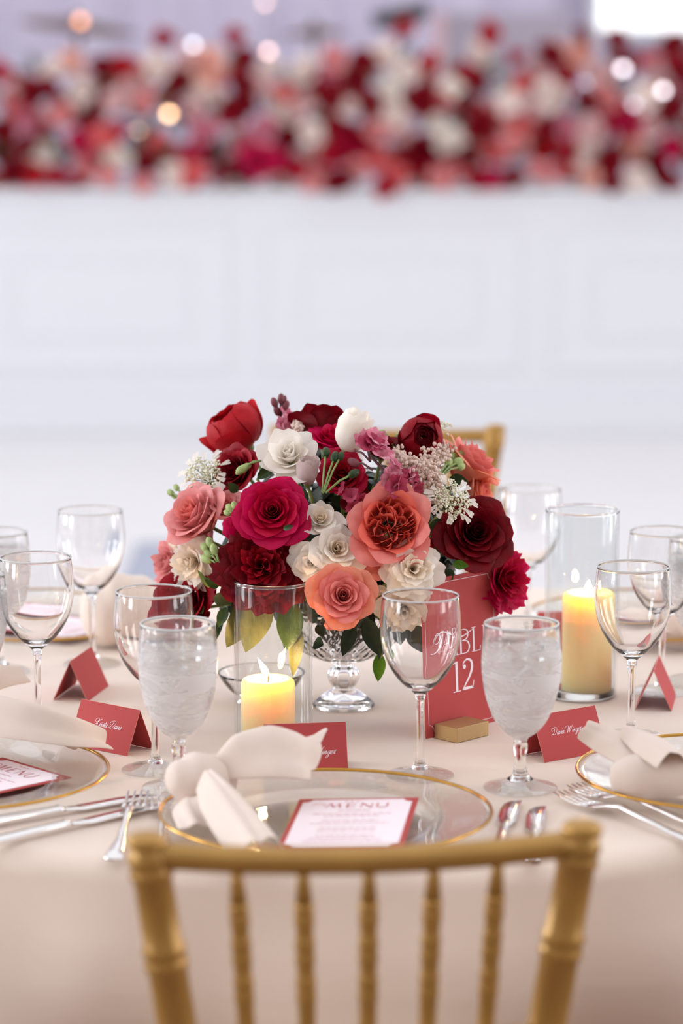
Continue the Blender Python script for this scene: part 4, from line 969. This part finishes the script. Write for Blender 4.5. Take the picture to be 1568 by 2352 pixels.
flower('garden_rose', 'large quartered coral garden rose in the middle right', 900, 1205, 180, 'garden', ['coral_in', 'coral_in', 'coral'], (0.05, 0.18, 0.95), -0.025, 0.3)
flower('garden_rose', 'coral rose hanging below the quartered garden rose', 868, 1282, 96, 'rose', ['coral', 'coral'], (-0.15, -0.5, 0.7), 0.01, n=16)
flower('garden_rose', 'large velvety dark red rose at the right of the bouquet', 1090, 1225, 162, 'rose', ['wine_in', 'wine', 'wine'], (0.18, 0.25, 0.92), -0.01, 2.0, n=34)
flower('peony', 'hot pink ruffled bloom behind the table number card', 1160, 1330, 150, 'ruffled', ['magenta_in', 'magenta'], (0.6, 0.05, 0.7), 0.0, n=46, amp=0.09)
flower('ruffled_rose', 'cream ruffled rose above the wine glass', 948, 1308, 122, 'ruffled', ['cream', 'white', 'white'], (0.10, 0.15, 0.95), -0.025, n=26, amp=0.06)
flower('ruffled_rose', 'cream ruffled rose seen through the wine glass bowl', 925, 1400, 118, 'ruffled', ['cream', 'cream'], (0.05, -0.35, 0.9), 0.0, n=30, amp=0.06)
flower('white_rose', 'cream rose edge beside the lower coral rose', 875, 1380, 62, 'open', ['cream', 'cream'], (0.2, -0.3, 0.9), 0.02, n=10)
flower('garden_rose', 'coral peach rose low in the middle above the crystal bowl', 788, 1368, 142, 'rose', ['coral', 'coral', 'coral', 'peach'], (0.02, 0.15, 0.95), -0.03, 1.0, n=28)
flower('garden_rose', 'single drooping coral petals under the low coral rose', 775, 1428, 66, 'rose', ['coral', 'coral'], (0.0, -0.8, 0.5), 0.02, n=8)
flower('lisianthus', 'pink lisianthus at the far left of the bouquet', 388, 1290, 104, 'open', ['pink', 'pink'], (-0.7, 0.2, 0.6), 0.03, 0.0, 1.2, n=16, ruffle=0.09)
flower('lisianthus', 'cream lisianthus at the left under the salmon rose', 440, 1290, 124, 'ruffled', ['cream', 'white'], (-0.55, -0.05, 0.8), 0.0, n=26, amp=0.08)
flower('garden_rose', 'pale salmon bud between cream lisianthus and green buds', 462, 1240, 92, 'rose', ['coral', 'pink'], (-0.5, 0.1, 0.6), 0.03, n=10)
flower('lisianthus', 'cream bloom edge between salmon rose and pink lisianthus', 405, 1232, 80, 'open', ['cream', 'cream'], (-0.8, 0.1, 0.4), 0.04, n=10)
flower('garden_rose', 'dark wine rose with broad petals at the lower left of the bouquet', 432, 1385, 176, 'rose', ['wine', 'crimson', 'crimson'], (-0.45, 0.25, 0.7), -0.01, 0.0, 0.9, n=18)
flower('stock_flower', 'pale mauve bud under the open white rose', 706, 1100, 54, 'bud', ['mauve_bud', 'mauve_bud'], (0.05, 0.95, 0.3), 0.0)
flower('lisianthus', 'ivory petals between lace flower and quartered rose', 995, 1132, 62, 'open', ['cream', 'mauve_bud'], (0.2, 0.4, 0.8), 0.02, n=10)
flower('white_rose', 'small white bloom beside the green bud cluster at the left', 500, 1292, 52, 'open', ['white', 'white'], (-0.2, 0.1, 0.9), 0.01, n=10)
flower('garden_rose', 'small red rose low between coral and dark red roses', 1000, 1240, 54, 'rose', ['red', 'red'], (0.1, 0.0, 0.9), 0.045, n=14)
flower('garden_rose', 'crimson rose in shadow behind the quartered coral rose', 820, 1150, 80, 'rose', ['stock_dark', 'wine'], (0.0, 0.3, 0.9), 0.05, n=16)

# --- small flowers and greenery
def sprig(name, label, root_px, cat='flower', dy=0.0):
    p = dome(*root_px, dy); t = empty(name, p); tag(t, label, cat); return t, p
def loc(t, p): return Vector(p) - t.location
def stock(label, pts, mats, size, n, seed, dark=True, tip=None):
    """stock spike: a stem with crinkled florets and buds at its tip"""
    rng = random.Random(seed); W3 = [dome(x, y, d) for x, y, d in pts]
    t = empty('stock_flower', W3[0]); tag(t, label, 'flower')
    C = [Vector(p) for p in cr([tuple(p) for p in W3], 6)]
    MB().add(*tube([p - W3[0] for p in C], [lerp(0.0022, 0.0011, i / (len(C) - 1)) for i in range(len(C))], 6)).build('stem', M['stem_dark' if dark else 'stem'], t)
    for k in range(n):
        s = rng.uniform(0.0, 0.85); c = C[int(s * (len(C) - 1))]; q = zquat(view(rng.uniform(-1, 1), rng.uniform(-0.7, 0.9), rng.uniform(0.2, 1)), rng.uniform(0, 6))
        m = MB(); sz = size * rng.uniform(0.8, 1.15)
        for i in range(5):
            pr = profile(0.05, 0.1, 1.0, 55, 30, -20 + rng.uniform(-20, 30), 6)
            v, f = petal(pr, 0.52, i * 1.257, 1.4, 0.10, rng.uniform(0, 6), 0, 7)
            m.add([q @ (Vector(p) * sz) for p in v], f)
        o = m.build('floret', M[mats[k % len(mats)]], t); off = Vector(q @ Vector((0, 0, 1))) * rng.uniform(0.004, 0.012); o.location = c - W3[0] + off
    return t, C
def buds(t, items, mat='bud_green', stem='stem'):
    """oval buds on short stems; items: (px, py, dy, radius, root px, root py)"""
    for px, py, d, r, rx, ry in items:
        a = dome(px, py, d); b_ = dome(rx, ry, d); ax = (a - b_).normalized(); q = zquat(ax)
        v, f = sphere((0, 0, 0), r, 8, 7, (0.8, 0.8, 1.3)); MB().add([q @ Vector(p) + loc(t, a) for p in v], f).build('bud', M[mat], t)
        mid = (a + b_) / 2 + Vector((0, 0, 0.003)); MB().add(*tube([loc(t, a), loc(t, mid), loc(t, b_)], 0.0012, 6)).build('stalk', M[stem], t)
stock('raspberry pink stock spike leaning across the middle of the bouquet', [(900, 1120, -0.03), (880, 1080, -0.035), (850, 1045, -0.04), (836, 1008, -0.045)], ['stock', 'stock_dark', 'stock'], 0.0155, 12, 3)
t, p = sprig('stock_bud_spray', 'dark stem tips of the pink stock in front of the rosebud', (850, 1050), 'flower', -0.045)
buds(t, [(837, 1012, -0.05, 0.003, 850, 1060), (815, 1034, -0.05, 0.0022, 850, 1060), (842, 1030, -0.05, 0.0022, 850, 1060), (812, 1062, -0.05, 0.006, 856, 1080)], 'berry', 'stem_dark')
stock('raspberry stock florets beside the quartered coral rose', [(945, 1125, -0.02), (930, 1105, -0.025), (915, 1090, -0.025)], ['stock_dark', 'stock'], 0.0145, 7, 8)
stock('dusky pink stock florets in the shade left of the coral rose', [(815, 1170, 0.01), (812, 1150, 0.01), (815, 1120, 0.0)], ['stock_dark', 'stock_dark'], 0.013, 6, 15)
stock('pink stock spike at the top left of the bouquet', [(640, 990, 0.03), (642, 968, 0.03), (645, 930, 0.03)], ['stock', 'stock'], 0.012, 6, 21)
t, p = sprig('berry_spray', 'dark mauve buds at the very top of the bouquet', (642, 950), 'flower', 0.03)
buds(t, [(630, 925, 0.03, 0.0052, 642, 955), (645, 916, 0.03, 0.0050, 643, 955), (656, 932, 0.03, 0.0052, 645, 958), (636, 944, 0.03, 0.005, 643, 965), (652, 918, 0.035, 0.004, 645, 950)], 'berry', 'stem_dark')
t, p = sprig('rosebud_spray', 'green rose hips and stems in the middle of the bouquet top', (745, 1120), 'flower', -0.045)
buds(t, [(748, 1040, -0.055, 0.0062, 740, 1130), (768, 1050, -0.055, 0.0062, 742, 1132), (782, 1048, -0.055, 0.0052, 745, 1130), (812, 1088, -0.055, 0.0060, 748, 1132)], 'leaf')
for (px, py, a) in ((748, 1026, 0), (776, 1030, 1), (790, 1036, 2)):
    pass
t, p = sprig('bud_spray', 'green spiky buds between red ranunculus and white rose', (590, 1090), 'flower', -0.02)
buds(t, [(556, 1078, -0.035, 0.0062, 600, 1058), (565, 1072, -0.035, 0.005, 600, 1058), (550, 1084, -0.035, 0.004, 600, 1058)])
t, p = sprig('bud_spray', 'green bud cluster left of the magenta rose', (540, 1180), 'flower', -0.02)
buds(t, [(528, 1168, -0.03, 0.0058, 545, 1190), (538, 1162, -0.03, 0.005, 545, 1190), (522, 1178, -0.03, 0.0045, 545, 1190)])
t, p = sprig('bud_spray', 'yellow green stock buds left of the crimson bloom', (500, 1290), 'flower', -0.02)
buds(t, [(470, 1258, -0.03, 0.0056, 505, 1300), (482, 1246, -0.03, 0.0058, 505, 1300), (492, 1262, -0.03, 0.0058, 505, 1300), (478, 1272, -0.03, 0.0052, 505, 1300), (474, 1284, -0.03, 0.0066, 505, 1305)])
t, p = sprig('bud_spray', 'small green buds at the left edge of the bouquet', (420, 1145), 'flower', 0.03)
buds(t, [(392, 1132, 0.03, 0.005, 430, 1160), (405, 1120, 0.03, 0.0045, 430, 1160), (400, 1140, 0.03, 0.004, 430, 1160)])
t, p = sprig('bud_spray', 'white green stock buds crossing the coral profile rose', (1000, 1090), 'flower', -0.03)
buds(t, [(1062, 1042, -0.03, 0.0065, 1010, 1092), (1072, 1052, -0.03, 0.006, 1012, 1092), (1052, 1062, -0.035, 0.0075, 1010, 1094), (1040, 1048, -0.035, 0.007, 1008, 1094), (1058, 1072, -0.03, 0.006, 1010, 1096), (1030, 1062, -0.035, 0.006, 1006, 1096)])
t, p = sprig('bud_spray', 'single green bud above the flat dark red rose', (890, 1010), 'flower', 0.02)
buds(t, [(880, 998, 0.02, 0.0062, 905, 1030), (912, 1000, 0.02, 0.003, 908, 1030)])
def lace(label, px, py, wpx, face, dy, seed, n=22, big=True, flat=1.0):
    """white lace flower: a flat umbel of tiny florets ringed by long petals"""
    rng = random.Random(seed); c = dome(px, py, dy); rad = wpx / 2 / pxm(c); ax = view(*face); q = zquat(ax)
    t = empty('lace_flower', c, q); tag(t, label, 'flower')
    rootp = Vector((0, 0, -rad * 0.75))
    for k in range(n):
        a = k * GA; rr_ = rad * 0.70 * math.sqrt((k + 0.4) / n); ctr_ = Vector((rr_ * math.cos(a), rr_ * math.sin(a), flat * rad * rng.uniform(-0.15, 0.2)))
        m = MB()
        for i in range(16):
            o_ = Vector((rng.uniform(-1, 1), rng.uniform(-1, 1), rng.uniform(-0.4, 0.6))) * rad * 0.15
            m.add(*sphere(ctr_ + o_, rad * rng.uniform(0.028, 0.05), 5, 4))
        m.build('umbellet', M['umbel'], t)
        MB().add(*tube([ctr_, ctr_ * 0.5 + rootp * 0.35, rootp], rad * 0.016, 5)).build('ray', M['stem'], t)
    if big:
        for k in range(20):
            a = 2 * math.pi * k / 20 + rng.uniform(-0.2, 0.2); L = rad * rng.uniform(0.22, 0.46); r0 = rad * rng.uniform(0.55, 0.74); pts = []
            v = []; rows = ((0, 0.08), (0.35, 0.16), (0.7, 0.27), (0.92, 0.27), (1.0, 0.13))
            for s_, w_ in rows:
                for u in (-1, 0, 1): v.append((r0 + L * s_ - (0.10 * L if (u == 0 and s_ == 1.0) else 0), u * w_ * L, -0.25 * L * s_ * s_ + 0.06 * L * abs(u)))
            ca, sa = math.cos(a), math.sin(a)
            link('petal', mesh('petal', [(x * ca - y * sa, x * sa + y * ca, z) for x, y, z in v], grid_faces(3, 5)), M['white'], t)
    stem_to(t, q, c + q @ rootp, 0.0014)
lace('white lace flower at the upper left of the bouquet', 468, 1090, 128, (-0.40, 0.45, 0.8), -0.055, 4, 24)
lace('white lace flower in front of the dark red rose', 1034, 1150, 124, (0.25, 0.45, 0.85), -0.045, 9, 24)
lace('airy pale lace umbel rising behind the burgundy ranunculus', 1000, 972, 92, (0.35, 0.93, 0.1), 0.03, 12, 14, False)
def astilbe(label, pts, seed, size=0.010):
    rng = random.Random(seed); W3 = [dome(x, y, d) for x, y, d in pts]; t = empty('astilbe', W3[0]); tag(t, label, 'flower')
    C = [Vector(p) for p in cr([tuple(p) for p in W3], 8)]
    MB().add(*tube([p - W3[0] for p in C], 0.001, 5)).build('stem', M['stem'], t)
    for b_ in range(4):
        m = MB()
        for i in range(110):
            s = (b_ + rng.random()) / 4; p = C[int(s * (len(C) - 1))] - W3[0]; o_ = Vector((rng.gauss(0, 1), rng.gauss(0, 1), rng.gauss(0, 1))) * size * (1 - 0.45 * s) * 0.55
            m.add(*sphere(p + o_, rng.uniform(0.0014, 0.0026), 5, 4))
        m.build('plume', M['blush'], t)
astilbe('blush astilbe plume left of the burgundy ranunculus', [(955, 1085, -0.03), (925, 1068, -0.03), (905, 1035, -0.03)], 1, 0.013)
astilbe('blush astilbe plume below the burgundy ranunculus', [(960, 1100, -0.03), (990, 1060, -0.03), (1030, 1025, -0.02)], 2, 0.017)
astilbe('blush astilbe tuft above the quartered coral rose', [(1000, 1110, -0.02), (975, 1095, -0.03), (945, 1088, -0.03)], 3, 0.012)
astilbe('tiny cream plume tip beside the wine rose at the top', [(683, 985, 0.0), (683, 968, 0.0), (682, 950, 0.0)], 5, 0.005)
# leaves: drooping round the bowl and between the blooms
def leaf_mesh(L, W0, bend, fold=0.25, n=9):
    v = []
    for i in range(n):
        s = i / (n - 1); w = W0 * (math.sin(math.pi * s ** 0.8) ** 0.85) * (1 if s < 1 else 0) + 0.0002; z = bend * L * s * s
        for u in (-1, -0.5, 0, 0.5, 1): v.append((L * s, u * w, z + fold * w * abs(u)))
    return v, grid_faces(5, n)
def leaves(label, items, mat, cat='leaves'):
    """a leafy stem; items: (base px, py, tip px, py, width px, dy, mat)"""
    x, y = items[0][0], items[0][1]; t, p0 = sprig('leafy_stem', label, (x, y), cat, items[0][5])
    for bx, by, tx, ty, wp, d, mt_ in items:
        a = dome(bx, by, d); b_ = ony(tx, ty, a.y - 0.006); ax = b_ - a; L = ax.length
        xx = ax.normalized(); nrm = -FWD + Vector((FS.uniform(-0.4, 0.4), 0, FS.uniform(0, 0.5))); zz = (nrm - xx * nrm.dot(xx)).normalized(); yy = zz.cross(xx)
        v, f = leaf_mesh(L, wp / 2 / pxm(a), -0.12)
        Mx = Matrix((xx, yy, zz)).transposed()
        link('leaf', mesh('leaf', [Mx @ Vector(p) + (a - t.location) for p in v], f), M[mt_ or mat], t)
    a = dome(x, y, items[0][5]); c = ROOT
    MB().add(*tube([(0, 0, 0), (a.lerp(c, 0.5) - a) + Vector((0, 0, 0.01)), (c - a)], 0.0016, 6)).build('stem', M['stem'], t)
leaves('olive leaves seen through the lower candle cylinder', [(612, 1360, 560, 1500, 74, 0.02, None), (575, 1380, 522, 1490, 60, 0.035, None), (670, 1380, 660, 1495, 62, 0.02, 'leaf'), (690, 1440, 668, 1555, 34, 0.02, None)], 'leaf_olive')
leaves('dark green leaves hanging over the crystal bowl', [(812, 1430, 786, 1508, 34, -0.01, None), (842, 1420, 868, 1508, 44, 0.0, None), (885, 1440, 868, 1516, 30, 0.0, None), (728, 1435, 742, 1462, 22, 0.0, None), (720, 1478, 742, 1480, 34, 0.0, None)], 'leaf_dark')
leaves('dark leaves behind the wine glass bowl', [(905, 1430, 915, 1488, 46, 0.02, None), (945, 1430, 968, 1512, 52, 0.015, None)], 'leaf_dark')
leaves('bright green leaf tip drooping beside the bowl', [(872, 1500, 868, 1566, 30, 0.04, None)], 'leaf_bright')
leaves('green leaves under the crimson bloom at the left', [(505, 1345, 470, 1330, 26, 0.0, 'leaf'), (490, 1370, 530, 1385, 30, 0.01, 'leaf_olive'), (520, 1395, 500, 1440, 26, 0.01, None), (480, 1350, 455, 1310, 12, -0.01, 'stem'), (510, 1410, 495, 1470, 16, 0.02, 'leaf')], 'leaf')
leaves('small green leaves beside the white lace flower and ranunculus', [(590, 1100, 640, 1060, 24, 0.01, None), (600, 1120, 640, 1110, 26, 0.01, None), (690, 1120, 708, 1160, 20, 0.0, None), (545, 1130, 525, 1110, 22, 0.02, None), (650, 1215, 672, 1208, 12, -0.05, None)], 'leaf')
leaves('dark leaves in the gap between coral and dark red roses', [(990, 1230, 1010, 1190, 30, 0.03, None), (1000, 1265, 1030, 1240, 30, 0.03, None), (1010, 1290, 985, 1275, 26, 0.03, None), (1040, 1295, 1075, 1300, 22, 0.0, 'leaf_bright'), (1020, 1310, 1040, 1330, 26, 0.03, None), (795, 1210, 815, 1240, 22, 0.0, None), (800, 1225, 785, 1205, 18, 0.0, None)], 'leaf')
leaves('olive leaves beside the white buds at the right', [(985, 1110, 960, 1130, 34, 0.02, None), (1030, 1100, 1075, 1108, 30, 0.03, 'leaf'), (960, 1090, 985, 1075, 18, -0.01, 'leaf')], 'leaf_olive')
# dense dark greenery packed inside the dome
m = MB(); rng = random.Random(77)
for i in range(900):
    while True:
        p = Vector((rng.uniform(-1, 1), rng.uniform(-1, 1), rng.uniform(-0.75, 1)))
        if p.length < 1: break
    p = p.normalized() * rng.uniform(0.35, 0.80) if p.length else p
    c = DC + Vector((p.x * (DRX - 0.005), p.y * (DRY - 0.02), p.z * (DRZ - 0.015)))
    if c.z < BC.z + 0.115: continue
    v, f = leaf_mesh(rng.uniform(0.022, 0.04), rng.uniform(0.006, 0.011), -0.2, 0.25, 6)
    q = zquat(Vector((p.x, p.y, p.z)) + Vector((rng.uniform(-0.6, 0.6), rng.uniform(-0.6, 0.6), rng.uniform(-0.6, 0.6))), rng.uniform(0, 6.28))
    m.add([q @ Vector(x) + c for x in v], f)
for i in range(26):
    a = i * GA; m.add(*tube([ROOT + Vector((0.02 * math.cos(a), 0.02 * math.sin(a), -0.032)), ROOT + Vector((0.045 * math.cos(a + 0.5), 0.045 * math.sin(a + 0.5), 0.03)), DC + Vector((0.1 * math.cos(a), 0.1 * math.sin(a), 0))], 0.002, 5))
fo = m.build('foliage', M['leaf_dark']); tag(fo, 'dense dark green foliage packed between the bouquet flowers', 'foliage', None, 'stuff')
# ------------------------------------------------------------------ the long flower garland on the white ledge (far out of focus)
for k_, c_, c2_ in (('garland_wine', (158, 8, 36), (128, 4, 26)), ('garland_crimson', (196, 14, 50), (170, 6, 38)), ('garland_coral', (238, 128, 128), (230, 104, 108)), ('garland_cream', (252, 242, 236), (246, 230, 222)), ('garland_blush', (240, 208, 206), (230, 188, 188)), ('garland_peach', (248, 204, 188), (242, 184, 168))):
    M[k_] = petal_mat(k_, c_, c2_, 0.34)
GC = dict(d=('garland_wine', 'dark wine red rose'), c=('garland_crimson', 'crimson rose'), r=('red', 'bright red rose'), m=('magenta', 'magenta rose'), k=('garland_coral', 'coral rose'),
          p=('pink', 'soft pink rose'), w=('white', 'ivory white rose'), e=('garland_cream', 'cream rose'), h=('garland_peach', 'peach rose'), b=('garland_blush', 'dusty blush rose'), s=('stock', 'rose pink bloom'))
GM = {}
for key, (mat, nm) in GC.items():
    GM[key] = []
    for vnt in range(2):
        rng = random.Random(ord(key) * 3 + vnt); m = MB()
        pet = rose_head(rng, 15, 0.8, 0.04) if vnt == 0 else ruffled_head(rng, 18, 0.08)
        for (v, f), tt in pet: m.add(v, f)
        mxr = max(math.hypot(p[0], p[1]) for p in m.v); m.v = [(x / mxr, y / mxr, z / mxr) for x, y, z in m.v]
        me = mesh('garland_rose', m.v, m.f); me.materials.append(M[mat]); GM[key].append(me)
GR = random.Random(42)
LM = ((-30, 'past its left end'), (110, 'at its left end'), (260, 'under the tilted cymbal'), (420, 'around the amber light'), (540, 'below the cool white light'), (690, 'below the pink light'), (830, 'under the small cymbal'), (990, 'below the black stand'), (1150, 'under the grey board edge'), (1310, 'below the grey board'), (1430, 'under the bright window edge'), (1600, 'at its right end'), (9999, 'past its right end'))
GL = {}
def grose(px, py, wpx, key, y=None):
    y = (SY - 0.05 + GR.uniform(0, 0.10) if py < 395 else SY - 0.07) if y is None else y
    c = ony(px, py, y); rad = wpx / 2 / pxm(c)
    o = bpy.data.objects.new('garland_rose', GR.choice(GM[key])); COL.objects.link(o)
    ax = view(GR.uniform(-0.5, 0.5), GR.uniform(-0.1, 0.7), 1.0)
    o.rotation_mode = 'QUATERNION'; o.rotation_quaternion = zquat(ax, GR.uniform(0, 6.28)); o.scale = (rad,) * 3; o.location = c - ax * rad * 0.4
    row = 'top fringe' if py < 125 else 'upper part' if py < 215 else 'middle' if py < 305 else 'lower part' if py < 390 else 'bottom edge'
    where = next(nm for lim, nm in LM if px < lim)
    GL.setdefault('%s in the garland %s %s' % (GC[key][1], row, where), []).append((px, py, o)); tag(o, 'x', 'flower', 'roses in the far garland')
spots = '''240,155,60,d 288,150,48,r 375,90,48,c 540,80,44,c 562,135,52,d 75,212,66,d 112,206,56,d 402,188,58,d 562,232,74,d 555,192,66,d 530,262,54,c 205,265,66,d
180,322,64,m 276,290,40,m 242,312,64,k 325,372,60,d 436,356,62,m 446,398,60,k 512,396,54,d 598,372,84,m 642,368,56,m 606,298,54,s 662,312,60,d 650,252,64,e 716,300,54,e
650,214,46,k 756,216,62,d 764,288,46,c 776,416,66,d 726,380,56,p 196,386,54,p 96,346,58,w 30,392,66,d 82,402,52,r 270,366,56,w 8,172,40,r 60,274,54,s 264,230,56,b
332,240,58,p 362,150,64,e 470,150,84,h 620,160,58,e 702,160,64,e 770,130,54,p 160,140,64,h 182,212,60,e 4,300,60,d 450,252,54,b 470,300,58,s 330,424,44,p 402,400,56,e
716,420,44,p 929,66,48,r 1125,76,50,r 985,146,48,r 1066,170,50,c 1185,134,40,c 836,140,62,d 816,182,56,d 852,236,60,d 966,226,72,d 1028,236,52,k 1106,286,70,d 1302,170,56,c
1266,122,62,d 1336,82,46,d 1416,86,50,d 1490,140,48,k 1546,96,60,d 1330,122,66,h 1440,282,72,m 1550,342,60,m 1402,362,62,d 1500,382,80,d 1380,388,64,c 1250,342,56,r
1256,292,50,d 1202,290,62,k 1200,190,50,k 1262,216,70,e 1332,342,72,e 1030,322,58,w 1132,352,64,k 1182,330,56,p 970,342,84,d 950,382,54,c 1088,414,54,c 1126,410,46,m
886,426,56,c 872,366,64,k 802,332,80,m 832,310,56,c 790,412,46,d 886,126,64,e 896,202,58,w 906,256,62,e 872,292,58,p 1100,122,56,e 1170,230,58,e 1452,342,60,h
1462,410,60,e 1240,400,58,p 1292,390,56,k 1040,390,56,p 1302,292,56,s 1512,182,56,b 1480,222,60,e 1560,172,56,d 1358,300,56,b 130,400,50,c 560,330,60,s 540,380,50,d
360,330,56,k 140,262,56,p 30,235,56,k 690,240,50,b 1010,410,54,p 920,300,50,b 1180,405,50,d 1300,350,50,c 1540,420,50,d 1410,420,44,d 60,330,50,d 250,400,50,p 1350,410,50,h
1380,170,56,b 1440,140,56,d 1400,220,56,p 1540,250,60,d 1500,300,50,b 1060,350,60,d 1000,280,50,w 1150,270,60,p 1390,290,50,c 810,250,56,e 760,350,56,c 680,390,50,c 1220,250,50,b
590,190,50,b 480,220,56,e 430,130,50,b 510,180,50,p 300,200,56,b 120,160,50,e 40,200,50,b 760,170,50,s 940,160,50,e 1040,200,50,w 820,390,50,p 910,400,50,k 1240,150,48,b'''
for it in spots.split():
    x, y, w, k = it.split(','); grose(float(x), float(y), float(w) * 1.38, k)
for i in range(110):     # the second rank behind
    x = GR.uniform(-60, 1630); y = GR.uniform(150, 430) if x < 1200 else GR.uniform(110, 430)
    grose(x, y, GR.uniform(56, 84), GR.choice('ewwppbssdckhddcmdcm'), SY + GR.uniform(0.08, 0.30))
for i in range(40):      # the garland goes on past both picture edges
    x = GR.uniform(-620, -40) if i % 2 else GR.uniform(1610, 2190)
    grose(x, GR.uniform(150, 420), GR.uniform(85, 120), GR.choice('edcmpkwdcb'))
for lb, members in GL.items():
    members.sort(key=lambda q: q[0])
    for k, (x, y, o) in enumerate(members):
        o['label'] = ('blurred ' if len(members) == 1 else ('leftmost ', 'second-from-left ', 'third-from-left ', 'fourth-from-left ', 'fifth-from-left ', 'sixth-from-left ', 'seventh-from-left ')[min(k, 6)]) + lb
# garland leaves
m = MB(); m2 = MB(); rng = random.Random(9)
for i in range(1400):
    px = rng.uniform(-640, 2210); py = rng.uniform(140, 448); c = ony(px, py, SY + rng.uniform(0.08, 0.40)); c.z = max(c.z, 1.09)
    v, f = leaf_mesh(rng.uniform(0.06, 0.11), rng.uniform(0.014, 0.024), -0.2, 0.2, 5)
    q = zquat(Vector((rng.uniform(-1, 1), rng.uniform(-1, 1), rng.uniform(-1, 1))), rng.uniform(0, 6.28))
    (m if i % 3 else m2).add([q @ Vector(x) + c for x in v], f)
M['sage'] = petal_mat('sage', (150, 148, 126), (120, 122, 100), 0.2)
m.build('garland_foliage', M['sage']); tag(bpy.data.objects['garland_foliage'], 'grey green foliage filling the far flower garland', 'foliage', None, 'stuff')
m2.build('garland_leaves', M['leaf']); tag(bpy.data.objects['garland_leaves'], 'darker green leaves mixed into the far flower garland', 'foliage', None, 'stuff')
